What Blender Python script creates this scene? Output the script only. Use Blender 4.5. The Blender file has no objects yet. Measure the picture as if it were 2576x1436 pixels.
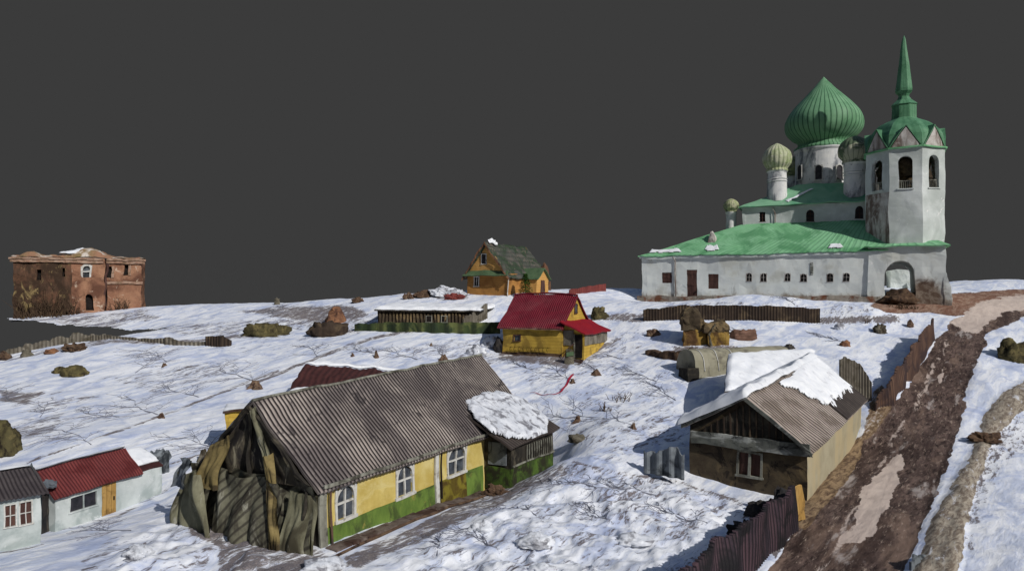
import bpy, bmesh, math, random
import numpy as np
from mathutils import Vector, noise
random.seed(7)
SC = bpy.context.scene
COL = SC.collection
F, CX, HY = 1733.0, 1288.0, 740.0          # focal length and horizon of the photograph (2576 px wide)

def P(px, py, Y):
    return Vector(((px-CX)/F*Y, Y, (HY-py)/F*Y))

# ------------------------------------------------------------------ numpy noise
def _h(ix, iy, seed):
    n = (ix*374761393 + iy*668265263 + seed*974711) & 0x7fffffff
    n = ((n ^ (n >> 13))*1274126177) & 0x7fffffff
    n = (n ^ (n >> 16)) & 0x7fffffff
    return (n % 65536)/32768.0 - 1.0
def vn(x, y, seed=0):
    x = np.asarray(x, float); y = np.asarray(y, float)
    ix = np.floor(x).astype(np.int64); iy = np.floor(y).astype(np.int64)
    fx = x-ix; fy = y-iy
    fx = fx*fx*(3-2*fx); fy = fy*fy*(3-2*fy)
    a = _h(ix, iy, seed); b = _h(ix+1, iy, seed); c = _h(ix, iy+1, seed); d = _h(ix+1, iy+1, seed)
    return (a*(1-fx)+b*fx)*(1-fy)+(c*(1-fx)+d*fx)*fy
def fbm(x, y, seed=0, o=4):
    s = 0; a = 1.0
    for k in range(o):
        s = s + a*vn(x*(2**k)+k*17.3, y*(2**k)-k*9.1, seed+k); a *= .5
    return s/1.9

# ------------------------------------------------------------------ materials
def lin(c, k=1.0):
    return tuple(min(.95, k*(((v/255)/12.92) if v/255 <= .04045 else (((v/255)+.055)/1.055)**2.4)) for v in c)+(1,)
class NT:
    def __init__(s, name):
        s.m = bpy.data.materials.new(name); s.m.use_nodes = True
        s.t = s.m.node_tree; s.n = s.t.nodes; s.l = s.t.links
        s.b = s.n['Principled BSDF']
        g = s.n.new('ShaderNodeNewGeometry'); s.pos = g.outputs['Position']
    def mapping(s, sc):
        m = s.n.new('ShaderNodeMapping'); m.inputs['Scale'].default_value = sc
        s.l.new(s.pos, m.inputs[0]); return m.outputs[0]
    def noise(s, scale, detail=6, rough=.6, vec=None, dist=0):
        n = s.n.new('ShaderNodeTexNoise'); n.inputs['Scale'].default_value = scale
        n.inputs['Detail'].default_value = detail; n.inputs['Roughness'].default_value = rough
        n.inputs['Distortion'].default_value = dist
        s.l.new(vec or s.pos, n.inputs['Vector']); return n.outputs['Fac']
    def ramp(s, fac, a, b):
        r = s.n.new('ShaderNodeMapRange'); r.inputs[1].default_value = a; r.inputs[2].default_value = b
        r.interpolation_type = 'SMOOTHSTEP'
        s.l.new(fac, r.inputs[0]); return r.outputs[0]
    def math(s, op, a, b=None):
        m = s.n.new('ShaderNodeMath'); m.operation = op
        for i, v in enumerate((a, b)):
            if v is None: continue
            if isinstance(v, (int, float)): m.inputs[i].default_value = v
            else: s.l.new(v, m.inputs[i])
        return m.outputs[0]
    def mix(s, fac, a, b):
        m = s.n.new('ShaderNodeMix'); m.data_type = 'RGBA'
        for i, v in ((0, fac), (6, a), (7, b)):
            if isinstance(v, (tuple, float, int)): m.inputs[i].default_value = v
            else: s.l.new(v, m.inputs[i])
        return m.outputs[2]
    def bump(s, h, st, dist=.05):
        b = s.n.new('ShaderNodeBump'); b.inputs['Strength'].default_value = st; b.inputs['Distance'].default_value = dist
        s.l.new(h, b.inputs['Height']); s.l.new(b.outputs[0], s.b.inputs['Normal'])
    def done(s, col, rough=.85, spec=.25):
        s.l.new(col, s.b.inputs['Base Color']); s.b.inputs['Roughness'].default_value = rough
        s.b.inputs['Specular IOR Level'].default_value = spec
        return s.m

def M(name, c1, c2, sc=1.2, k=1.0, rough=.85, bump=.4, c3=None, sc3=.35, t3=.52, w3=.08,
      stripe=None, stretch=(1, 1, 1), spec=.2, stretch3=(1, 1, 1), c4=None, sc4=2.5, t4=.6):
    """two-tone noise + patches of a third and fourth colour + optional stripes (uv or height)"""
    t = NT(name)
    v = t.mapping(stretch)
    n1 = t.noise(sc, 8, .65, v)
    col = t.mix(t.ramp(n1, .35, .65), lin(c1, k), lin(c2, k))
    if c3:
        n3 = t.noise(sc3, 7, .62, t.mapping(stretch3), .6)
        col = t.mix(t.ramp(n3, t3-w3, t3+w3), col, lin(c3, k))
    if c4:
        n4 = t.noise(sc4, 9, .7, t.mapping(stretch3), .9)
        col = t.mix(t.ramp(n4, t4-.05, t4+.05), col, lin(c4, k))
    hgt = n1
    if stripe:
        kind, freq, sc_, st = stripe[:4]; lo_ = stripe[4] if len(stripe) > 4 else -.2
        if kind == 'u':
            u = t.n.new('ShaderNodeUVMap'); x = t.n.new('ShaderNodeSeparateXYZ'); t.l.new(u.outputs[0], x.inputs[0]); s_ = x.outputs[0]
        else:
            x = t.n.new('ShaderNodeSeparateXYZ'); t.l.new(t.pos, x.inputs[0]); s_ = x.outputs[{'x': 0, 'y': 1, 'z': 2}[kind]]
        sn = t.math('SINE', t.math('MULTIPLY', s_, freq*2*math.pi))
        f = t.ramp(sn, lo_, min(1.0, lo_+1.15))
        f = t.math('MULTIPLY', f, st)
        col = t.mix(f, col, lin(sc_, k))
        hgt = t.math('SUBTRACT', t.math('MULTIPLY', n1, .6), t.math('MULTIPLY', f, .6))
    fine = t.noise(9, 5, .7)
    t.bump(t.math('ADD', hgt, t.math('MULTIPLY', fine, .4)), bump, .06)
    return t.done(col, rough, spec)

MT = {}
MT['snow_roof'] = M('snow_roof', (228, 231, 236), (240, 242, 244), 1.5, 1, .7, .1, c3=(205, 207, 212), sc3=1.2, t3=.62)
MT['snow_dirty'] = M('snow_dirty', (196, 200, 208), (226, 229, 234), 1.5, 1, .7, .08, c3=(122, 122, 128), sc3=1.4, t3=.55, w3=.08)
MT['plaster'] = M('white_plaster', (202, 208, 205), (216, 221, 218), .5, 1, .9, .45, c3=(180, 187, 182), sc3=.25, t3=.5, w3=.16, c4=(236, 235, 232), sc4=.9, t4=.65)
MT['plaster_stain'] = M('stained_plaster', (170, 162, 155), (200, 196, 190), 1.0, 1, .9, .5, c3=(112, 98, 90), sc3=.7, t3=.52, stretch3=(1, 1, .35), c4=(200, 196, 190), sc4=1.6, t4=.6)
MT['plaster_drum'] = M('drum_plaster', (204, 205, 205), (222, 221, 217), .8, 1, .9, .4, c3=(120, 124, 130), sc3=.5, t3=.56, stretch3=(1, 1, .5), c4=(90, 92, 92), sc4=1.7, t4=.64)
MT['stone_plinth'] = M('stone_plinth', (120, 112, 100), (160, 152, 140), .9, 1, .95, .7, c3=(110, 70, 50), sc3=.5, t3=.56, c4=(75, 65, 55), sc4=1.2, t4=.62)
MT['green_roof'] = M('green_sheet_roof', (124, 182, 134), (138, 192, 148), .5, 1, .7, .3, c3=(92, 150, 104), sc3=.3, t3=.54, stripe=('u', 1, (84, 134, 102), .55, .4), spec=.2)
MT['green_roof_upper'] = M('green_sheet_roof_upper', (118, 166, 132), (130, 176, 142), .5, 1, .7, .3, c3=(100, 160, 124), sc3=.4, t3=.56, c4=(190, 200, 198), sc4=.6, t4=.69, stretch3=(1, .35, 1))
MT['dome'] = M('dome_green', (104, 150, 112), (118, 162, 124), .4, 1, .6, .15, c3=(88, 134, 96), sc3=.25, t3=.56, stripe=('u', 1, (40, 82, 54), .85, .55), spec=.25)
MT['dome_plain'] = M('tower_green', (84, 132, 98), (98, 144, 110), .7, 1, .5, .25, c3=(66, 112, 80), sc3=.5, t3=.55, stripe=('u', 1, (50, 98, 68), .35), spec=.25)
MT['dome_pale'] = M('pale_green_dome', (172, 178, 142), (190, 190, 164), .9, 1, .6, .3, c3=(150, 162, 116), sc3=.6, t3=.54, stripe=('u', 1, (112, 124, 84), .6, .5), spec=.3, c4=(196, 190, 174), sc4=1.2, t4=.6)
MT['dome_moss'] = M('mossy_dome', (150, 158, 112), (172, 172, 140), 1.2, 1, .7, .4, c3=(70, 84, 60), sc3=.9, t3=.56, c4=(182, 174, 150), sc4=1.4, t4=.6)
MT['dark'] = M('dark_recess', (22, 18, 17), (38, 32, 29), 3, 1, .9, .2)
MT['glass'] = M('window_glass', (38, 42, 48), (78, 84, 92), 1.6, 1, .25, .05, spec=.5)
MT['glass_dark'] = M('dark_glass', (24, 25, 30), (52, 50, 56), 2.2, 1, .3, .05, spec=.5)
MT['white_frame'] = M('white_frame', (205, 205, 200), (188, 186, 180), 3, 1, .7, .2, c3=(150, 145, 135), sc3=2, t3=.6)
MT['brown_wood'] = M('brown_wood', (92, 66, 58), (66, 46, 42), 3, 1, .85, .5, stretch=(1, 1, .2))
MT['brick'] = M('ruin_brick', (144, 104, 82), (164, 124, 98), .45, 1, .95, .8, c3=(98, 68, 54), sc3=.35, t3=.52, w3=.1, c4=(196, 176, 156), sc4=.7, t4=.62, stripe=('z', 3.2, (110, 70, 54), .25))
MT['ruin_dark'] = M('ruin_dark_brick', (84, 64, 52), (112, 80, 62), .6, 1, .95, .8, c3=(62, 48, 38), sc3=.4, t3=.5, stretch3=(1, 1, .5), c4=(140, 122, 84), sc4=.8, t4=.58)
MT['ruin_top'] = M('ruin_rubble', (150, 112, 90), (128, 110, 78), .5, 1, .95, .8, c3=(205, 196, 186), sc3=.5, t3=.58)
MT['cornice'] = M('ruin_cornice', (168, 144, 126), (146, 112, 94), .9, 1, .95, .6, c3=(124, 102, 82), sc3=.9, t3=.54)
MT['orange'] = M('orange_siding', (184, 134, 74), (170, 122, 64), 1, 1, .8, .3, c3=(150, 104, 56), sc3=.6, t3=.56, stripe=('z', 4.2, (132, 90, 46), .5))
MT['orange_gable'] = M('orange_gable', (200, 156, 92), (188, 144, 80), 1, 1, .8, .3, stripe=('z', 4.2, (150, 100, 44), .35))
MT['shingle'] = M('mossy_shingle_roof', (70, 74, 68), (92, 88, 82), .8, 1, .95, .8, c3=(52, 66, 50), sc3=.5, t3=.5, c4=(120, 106, 96), sc4=1.5, t4=.6, stripe=('z', 1.6, (48, 50, 46), .4))
MT['green_skirt'] = M('green_skirt', (74, 96, 68), (86, 106, 76), 2, 1, .7, .2)
MT['red_roof'] = M('red_corrugated', (112, 20, 38), (98, 18, 34), .8, 1, .6, .2, stripe=('u', 1, (88, 8, 24), .8), spec=.3)
MT['red_porch'] = M('red_porch_roof', (138, 20, 30), (118, 18, 34), .5, 1, .6, .2, stripe=('u', 1, (132, 8, 28), .5), spec=.3)
MT['red_old'] = M('old_red_corrugated', (118, 56, 54), (102, 48, 48), 1.2, 1, .7, .3, c3=(90, 34, 34), sc3=.8, t3=.56, stripe=('u', 1, (66, 22, 24), .8))
MT['maroon'] = M('dark_maroon_roof', (76, 44, 42), (60, 34, 33), 1.2, 1, .8, .3, stripe=('u', 1, (44, 26, 26), .5))
MT['grey_roof'] = M('grey_corrugated', (176, 166, 158), (152, 142, 136), .5, 1, .85, .4, c3=(116, 108, 106), sc3=.22, t3=.5, w3=.12, stripe=('u', 1, (30, 26, 28), .98, -.45), c4=(86, 80, 80), sc4=.8, t4=.62)
MT['grey_roof2'] = M('grey_corrugated_pale', (178, 166, 156), (156, 144, 136), .6, 1, .85, .4, c3=(134, 122, 112), sc3=.4, t3=.54, stripe=('u', 1, (46, 40, 38), .95))
MT['grey_roof_wet'] = M('grey_corrugated_wet', (84, 76, 70), (66, 58, 54), .6, 1, .6, .4, stripe=('u', 1, (34, 30, 30), .9))
MT['grey_shed_roof'] = M('dark_grey_shed_roof', (84, 78, 78), (70, 64, 66), 1.2, 1, .85, .4, stripe=('u', 1, (36, 32, 34), .85))
MT['yellow'] = M('yellow_plaster', (202, 182, 108), (184, 162, 88), .7, 1, .85, .3, c3=(208, 192, 130), sc3=.5, t3=.52, c4=(150, 126, 70), sc4=.9, t4=.64)
MT['yellow_dark'] = M('yellow_boards', (198, 166, 74), (180, 148, 62), .7, 1, .85, .3, c3=(146, 120, 56), sc3=.6, t3=.56, stripe=('z', 3, (150, 122, 50), .3))
MT['green_base'] = M('green_base', (108, 132, 60), (86, 110, 50), 1.2, 1, .85, .5, c3=(70, 84, 44), sc3=.7, t3=.55, c4=(140, 132, 70), sc4=1.5, t4=.63, stretch=(1, 1, .4))
MT['olive_base'] = M('olive_base', (96, 84, 30), (74, 58, 28), 1.2, 1, .9, .5, stretch=(1, 1, .3), c3=(120, 110, 40), sc3=1, t3=.56)
MT['pale_corner'] = M('weathered_corner', (150, 150, 138), (112, 110, 100), 1.6, 1, .9, .5, c3=(70, 68, 60), sc3=1, t3=.55, stretch=(1, 1, .3))
MT['dark_boards'] = M('dark_boards', (54, 50, 44), (34, 32, 29), 1.2, 1, .9, .5, stretch=(1, 1, .2), c3=(84, 78, 66), sc3=.8, t3=.58)
MT['olive_sheet'] = M('olive_sheeting', (104, 100, 78), (74, 70, 54), .8, 1, .8, .5, c3=(52, 46, 38), sc3=.7, t3=.5, stretch3=(1, 1, .5), c4=(140, 134, 116), sc4=1.2, t4=.6)
MT['ochre_sheet'] = M('ochre_sheeting', (136, 120, 78), (104, 92, 60), .9, 1, .8, .4, c3=(70, 60, 42), sc3=.7, t3=.5)
MT['black_sheet'] = M('black_sheeting', (34, 34, 36), (54, 50, 48), .9, 1, .8, .5, c3=(90, 84, 74), sc3=1.2, t3=.6, stretch3=(1, 1, .4))
MT['slate_sheet'] = M('slate_sheeting', (100, 106, 112), (130, 136, 140), .8, 1, .7, .4, c3=(50, 54, 58), sc3=.8, t3=.54)
MT['log_wall'] = M('old_plank_wall', (84, 74, 58), (62, 52, 42), .6, 1, .95, .6, c3=(128, 110, 80), sc3=.35, t3=.57, c4=(44, 38, 32), sc4=.7, t4=.58)
MT['frieze'] = M('grey_frieze', (112, 114, 106), (78, 80, 76), 1, 1, .9, .6, c3=(168, 170, 164), sc3=1, t3=.58, stretch3=(.6, .6, 1.5), c4=(44, 44, 42), sc4=1.2, t4=.6)
MT['cream'] = M('cream_wall', (166, 158, 134), (152, 144, 120), .5, 1, .9, .25, c3=(172, 158, 126), sc3=.25, t3=.54, stretch3=(1, 1, .4))
MT['shed_white'] = M('shed_white', (176, 184, 182), (196, 202, 200), .7, 1, .85, .3, c3=(156, 166, 164), sc3=.5, t3=.53, c4=(214, 218, 218), sc4=.9, t4=.63)
MT['ochre_door'] = M('ochre_door', (176, 142, 84), (154, 120, 64), 2, 1, .85, .4, stretch=(1, 1, .2), c3=(124, 96, 54), sc3=1.4, t3=.56)
MT['fence_dark'] = M('dark_fence', (72, 60, 50), (50, 42, 36), 1.4, 1, .95, .6, stretch=(1, 1, .25), stripe=('u', 1, (34, 28, 26), .7), c3=(96, 82, 64), sc3=.7, t3=.58)
MT['fence_brown'] = M('brown_fence', (122, 96, 80), (96, 74, 64), 1.2, 1, .9, .5, stretch=(1, 1, .3), stripe=('u', 1, (60, 46, 44), .75), c3=(74, 62, 62), sc3=.5, t3=.54)
MT['fence_purple'] = M('purple_fence', (88, 68, 74), (56, 48, 56), 1.2, 1, .8, .5, stretch=(1, 1, .3), stripe=('u', 1, (22, 20, 24), .85), c3=(38, 36, 38), sc3=.5, t3=.5)
MT['fence_red'] = M('red_fence', (128, 66, 60), (108, 54, 50), 1.2, 1, .9, .4, stripe=('u', 1, (84, 40, 40), .6))
MT['fence_grey'] = M('grey_fence', (134, 128, 116), (106, 100, 90), 1.2, 1, .95, .6, stretch=(1, 1, .3), stripe=('u', 1, (66, 60, 52), .7), c3=(88, 82, 70), sc3=.8, t3=.55)
MT['fence_green'] = M('green_fence', (62, 74, 44), (44, 56, 40), 1.0, 1, .95, .6, stretch=(1, 1, .5), c3=(98, 104, 62), sc3=.5, t3=.57, stripe=('u', 1, (26, 32, 26), .6))
MT['moss'] = M('mossy_lump', (88, 82, 54), (64, 58, 40), 1.6, 1, .95, .9, c3=(110, 100, 66), sc3=1, t3=.55, c4=(40, 34, 26), sc4=1.6, t4=.58)
MT['moss_grey'] = M('grey_lump', (118, 112, 98), (88, 84, 72), 1.6, 1, .95, .9, c3=(64, 58, 48), sc3=1.2, t3=.54)
MT['rust'] = M('rusty_earth', (142, 102, 74), (112, 80, 60), 1.4, 1, .95, .9, c3=(88, 62, 50), sc3=1, t3=.54)
MT['earth'] = M('brown_earth', (104, 84, 66), (76, 58, 46), 1.8, 1, .95, .9, c3=(52, 40, 34), sc3=1.4, t3=.55)
MT['stump'] = M('stump_wood', (126, 106, 86), (88, 66, 54), 3, 1, .95, .9, stretch=(1, 1, .4), c3=(60, 44, 38), sc3=3, t3=.54)
MT['twig'] = M('twig_bark', (96, 78, 60), (62, 48, 38), 4, 1, .95, .3)
MT['shadow_strip_grey'] = M('shadow_strip_grey', (132, 134, 146), (112, 114, 124), 2, 1, .95, .3)  # blue-grey tone of branch shadows, for the strips laid on snow
MT['hut_boards'] = M('hut_boards', (158, 130, 66), (134, 106, 52), .9, 1, .9, .5, c3=(84, 62, 40), sc3=.8, t3=.52, stretch3=(1, 1, .4))
MT['olive_pale'] = M('olive_pale_sheeting', (128, 126, 104), (98, 96, 76), .7, 1, .8, .4, c3=(70, 66, 52), sc3=.6, t3=.55, stretch3=(1, 1, .35), c4=(150, 148, 134), sc4=.9, t4=.6)
MT['streak_sheet'] = M('streaked_sheeting', (88, 82, 68), (62, 56, 48), .7, 1, .8, .4, c3=(40, 37, 36), sc3=1.1, t3=.5, stretch3=(1.2, 1.2, .5), c4=(128, 122, 104), sc4=1.0, t4=.6)
MT['striped_sheet'] = M('striped_sheeting', (118, 116, 98), (92, 90, 76), .7, 1, .8, .4, c3=(60, 56, 48), sc3=.7, t3=.54, stretch3=(1, 1, .5), c4=(142, 140, 126), sc4=1.0, t4=.6, stripe=('u', 1, (46, 42, 38), .75, .1))
MT['dome_tower_shade'] = M('tower_shaded_dome', (84, 98, 76), (104, 118, 92), .9, 1, .6, .3, c3=(168, 168, 146), sc3=.45, t3=.57, w3=.03, stripe=('u', 1, (56, 70, 54), .5, .5))  # pale dome darkened in its colour for the bell tower's shadow
MT['green_deep'] = M('deep_green_base', (78, 102, 42), (56, 74, 34), 1.4, 1, .9, .5, c3=(44, 44, 30), sc3=.8, t3=.52)
MT['needles'] = M('spruce_needles', (30, 62, 20), (58, 92, 28), 2, 1, .9, .4)
MT['tape'] = M('red_tape', (170, 40, 62), (140, 28, 50), 2, 1, .6, .1)
MT['pipe'] = M('white_pipe', (176, 176, 168), (130, 128, 118), 2, 1, .7, .2)
MT['concrete'] = M('concrete_path', (120, 108, 100), (92, 80, 74), 1.5, 1, .95, .6, c3=(66, 48, 42), sc3=1, t3=.54)
MT['greenhouse'] = M('olive_film', (138, 134, 114), (152, 148, 130), .8, 1, .8, .3, c3=(104, 100, 88), sc3=.7, t3=.55)
MT['wood_pile'] = M('wood_pile', (140, 108, 92), (98, 74, 62), 1.5, 1, .95, .7, stretch=(.3, 1, 1), stripe=('z', 6, (60, 44, 38), .6))

def stained_plaster():
    t = NT('plaster_with_foot_dirt')
    n1 = t.noise(.5, 8, .6); n2 = t.noise(1.1, 9, .7, None, .8); n3 = t.noise(.25, 6, .6)
    c = t.mix(t.ramp(n1, .38, .62), lin((204, 209, 206)), lin((219, 223, 219)))
    c = t.mix(t.ramp(n3, .48, .64), c, lin((190, 192, 184)))
    c = t.mix(t.ramp(t.noise(.9, 8, .6), .62, .70), c, lin((236, 235, 232)))
    c = t.mix(t.math('MULTIPLY', t.ramp(t.noise(.7, 9, .7, t.mapping((1, 1, .3)), .5), .56, .68), .5), c, lin((140, 138, 132)))
    x = t.n.new('ShaderNodeSeparateXYZ'); t.l.new(t.pos, x.inputs[0])
    # dirt along the foot of the wall
    f = t.math('ADD', x.outputs[2], t.math('MULTIPLY', n2, -5.5))
    c = t.mix(t.math('MULTIPLY', t.ramp(f, -2.6, -4.0), .8), c, lin((122, 106, 92)))
    # large brown stain beside the gate arch
    d = t.n.new('ShaderNodeVectorMath'); d.operation = 'DISTANCE'; t.l.new(t.pos, d.inputs[0]); d.inputs[1].default_value = P(2323, 745, 84.2)
    g = t.math('ADD', d.outputs['Value'], t.math('MULTIPLY', n2, 2.2))
    c = t.mix(t.ramp(g, 3.9, 2.6), c, t.mix(t.ramp(n2, .4, .6), lin((98, 80, 68)), lin((140, 126, 112))))
    t.bump(t.math('ADD', n1, t.math('MULTIPLY', n2, .5)), .4, .06)
    return t.done(c, .9, .2)
MT['plaster_gate'] = stained_plaster()

# ------------------------------------------------------------------ object helpers
class B:
    def __init__(s): s.v = []; s.f = []; s.uv = []
    def face(s, pts, uv=None):
        i = len(s.v); s.v += [Vector(p) for p in pts]; s.f.append(list(range(i, i+len(pts))))
        s.uv.append(uv or [(0, 0)]*len(pts))
    def quadgrid(s, fn, nu, nv, u1=1.0, flip=False, keep=None, skew=0):
        i0 = len(s.v)
        for j in range(nv+1):
            for i in range(nu+1): s.v.append(Vector(fn(i/nu, j/nv)))
        for j in range(nv):
            for i in range(nu):
                if keep and not keep((i+.5)/nu, (j+.5)/nv): continue
                q = [i0+j*(nu+1)+i, i0+j*(nu+1)+i+1, i0+(j+1)*(nu+1)+i+1, i0+(j+1)*(nu+1)+i]
                w = [(i/nu*u1, j/nv), ((i+1)/nu*u1, j/nv), ((i+1)/nu*u1, (j+1)/nv), (i/nu*u1, (j+1)/nv)]
                if skew: w = [(a_+skew*b_, b_) for a_, b_ in w]
                if flip: q.reverse(); w.reverse()
                s.f.append(q); s.uv.append(w)
    def slab(s, p00, p10, p11, p01, nu, nv, th=.12, waves=0, amp=.03, sag=0, rag=0, seed=0):
        p00, p10, p11, p01 = map(Vector, (p00, p10, p11, p01))
        n = (p10-p00).cross(p01-p00).normalized()
        if n.z < -1e-6: n = -n
        L = (p10-p00).length
        def f(u, v, off):
            vv = v
            if rag and (v < 1e-6): vv = v+rag*(noise.noise(Vector((u*L*1.3, seed, 0)))-.2)
            p = (p00*(1-u)+p10*u)*(1-vv)+(p01*(1-u)+p11*u)*vv
            h = amp*math.sin(2*math.pi*waves*u) if waves else 0
            return p+n*(h+off)-Vector((0, 0, sag*math.sin(math.pi*u)))
        s.quadgrid(lambda u, v: f(u, v, 0), nu, nv, max(waves, 1))
        s.quadgrid(lambda u, v: f(u, v, -th), nu, nv, max(waves, 1), True)
        for (a, b, m, al) in ((0, 0, nu, 'u'), (0, 1, nu, 'u'), (0, 0, nv, 'v'), (1, 0, nv, 'v')):
            for i in range(m):
                if al == 'u': c = [(i/m, b), ((i+1)/m, b)]
                else: c = [(a, i/m), (a, (i+1)/m)]
                s.face([f(*c[0], 0), f(*c[1], 0), f(*c[1], -th), f(*c[0], -th)])
    def box(s, o, U, V, W):
        o, U, V, W = map(Vector, (o, U, V, W))
        c = [o, o+U, o+U+V, o+V, o+W, o+U+W, o+U+V+W, o+V+W]
        for q in ((0, 3, 2, 1), (4, 5, 6, 7), (0, 1, 5, 4), (1, 2, 6, 5), (2, 3, 7, 6), (3, 0, 4, 7)):
            s.face([c[i] for i in q])
    def prism(s, pts, D):
        pts = [Vector(p) for p in pts]; D = Vector(D)
        s.face(pts); s.face([p+D for p in reversed(pts)])
        for i in range(len(pts)):
            a, b = pts[i], pts[(i+1) % len(pts)]
            s.face([b, a, a+D, b+D])
    def facade(s, O, a, n, L, z0, z1, ops, depth=.25):
        """wall rectangle with openings (s0,s1,za,zb,arch), reveals going -n by depth; O at z=0"""
        O, a, n = Vector(O), Vector(a), Vector(n)
        q = lambda x, z, d=0: Vector((O.x, O.y, 0))+a*x+Vector((0, 0, z))-n*d
        xs = sorted({0, L, *[o[0] for o in ops], *[o[1] for o in ops]})
        zs = sorted({z0, z1, *[o[2] for o in ops], *[o[3] for o in ops]})
        for i in range(len(xs)-1):
            for j in range(len(zs)-1):
                xm, zm = (xs[i]+xs[i+1])/2, (zs[j]+zs[j+1])/2
                if any(o[0] < xm < o[1] and o[2] < zm < o[3] for o in ops): continue
                s.face([q(xs[i], zs[j]), q(xs[i+1], zs[j]), q(xs[i+1], zs[j+1]), q(xs[i], zs[j+1])])
        for o in ops:
            s0, s1, za, zb, arch = o[:5]; d = o[5] if len(o) > 5 else depth
            if arch:
                r = (s1-s0)/2; rz = min(r, (zb-za)*.7); cz = zb-rz; N = 10
                arc = [((s0+s1)/2-r*math.cos(math.pi*k/N), cz+rz*math.sin(math.pi*k/N)) for k in range(N+1)]
                for k in range(N):
                    p, p2 = arc[k], arc[k+1]
                    s.face([q(*p), q(*p2), q(p2[0], zb), q(p[0], zb)])
                outl = [(s0, za)]+arc+[(s1, za)]
            else: outl = [(s0, za), (s0, zb), (s1, zb), (s1, za)]
            for k in range(len(outl)):
                p, p2 = outl[k], outl[(k+1) % len(outl)]
                if p == p2: continue
                s.face([q(*p), q(*p2), q(*p2, d), q(*p, d)])
    def lathe(s, c, prof, n, gore=0, ng=0, uvn=1, rot=0, squash=1):
        c = Vector(c)
        def f(u, v):
            k = v*(len(prof)-1); i = min(int(k), len(prof)-2); t = k-i
            r = prof[i][0]*(1-t)+prof[i+1][0]*t; z = prof[i][1]*(1-t)+prof[i+1][1]*t
            a = rot+2*math.pi*u
            if gore: r *= 1+gore*(abs(math.sin(a*ng/2))-.6)
            return c+Vector((r*math.cos(a), r*math.sin(a), z))
        s.quadgrid(f, n, len(prof)-1, uvn)
    def tube(s, pts, r, n=7):
        pts = [Vector(p) for p in pts]
        if not isinstance(r, (list, tuple)): r = [r]*len(pts)
        rings = []
        for i, p in enumerate(pts):
            d = (pts[min(i+1, len(pts)-1)]-pts[max(i-1, 0)]).normalized()
            x = d.cross(Vector((0, 0, 1)) if abs(d.z) < .9 else Vector((1, 0, 0))).normalized(); y = d.cross(x)
            i0 = len(s.v); rings.append(i0)
            s.v += [p+(x*math.cos(2*math.pi*k/n)+y*math.sin(2*math.pi*k/n))*r[i] for k in range(n)]
        for a, b in zip(rings, rings[1:]):
            for k in range(n):
                s.f.append([a+k, a+(k+1) % n, b+(k+1) % n, b+k]); s.uv.append([(0, 0)]*4)
        for a in (rings[0], rings[-1]):
            s.f.append([a+k for k in range(n)]); s.uv.append([(0, 0)]*n)
    def build(s, name, mat, parent=None, wob=None, seg=None, smooth=False, merge=True, loc=None):
        base = Vector((0, 0, 0)); p = parent
        while p: base = base+p.location; p = p.parent
        me = bpy.data.meshes.new(name)
        bm = bmesh.new(); uvl = bm.loops.layers.uv.new('UVMap')
        vs = [bm.verts.new(v) for v in s.v]
        for f, uv in zip(s.f, s.uv):
            if len(set(f)) < 3: continue
            try: fc = bm.faces.new([vs[i] for i in f])
            except ValueError: continue
            for l, w in zip(fc.loops, uv): l[uvl].uv = w
            fc.smooth = smooth
        if merge: bmesh.ops.remove_doubles(bm, verts=bm.verts, dist=.002)
        loose = [v for v in bm.verts if not v.link_faces]
        bmesh.ops.delete(bm, geom=loose, context='VERTS')
        if seg:
            bmesh.ops.triangulate(bm, faces=bm.faces)
            for _ in range(7):
                e = [e for e in bm.edges if e.calc_length() > seg]
                if not e: break
                bmesh.ops.subdivide_edges(bm, edges=e, cuts=1, use_grid_fill=False)
                bmesh.ops.triangulate(bm, faces=[f for f in bm.faces if len(f.verts) > 3])
        if wob:
            amp, sc = wob
            for v in bm.verts:
                w = v.co
                d = noise.noise_vector(w*sc)+.4*noise.noise_vector(w*sc*2.7+Vector((9, 4, 1)))
                v.co = w+d*amp
        bmesh.ops.recalc_face_normals(bm, faces=bm.faces)
        if loc is None: loc = Vector((0, 0, 0)) if parent else Vector((0, 0, 0))
        if not parent and loc.length == 0 and len(bm.verts):
            xs = [v.co for v in bm.verts]
            loc = Vector((sum(v.x for v in xs)/len(xs), sum(v.y for v in xs)/len(xs), min(v.z for v in xs)))
        for v in bm.verts: v.co -= base+loc
        bm.to_mesh(me); bm.free()
        me.materials.append(MT[mat] if isinstance(mat, str) else mat)
        o = bpy.data.objects.new(name, me); COL.objects.link(o)
        o.location = loc
        if parent: o.parent = parent
        return o

def tag(o, label=None, cat=None, group=None, kind=None):
    if label: o['label'] = label
    if cat: o['category'] = cat
    if group: o['group'] = group
    if kind: o['kind'] = kind
    return o
def thing(name, label, cat, loc, group=None):
    o = bpy.data.objects.new(name, None); COL.objects.link(o); o.location = Vector(loc)
    o.empty_display_size = .5
    return tag(o, label, cat, group)

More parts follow.
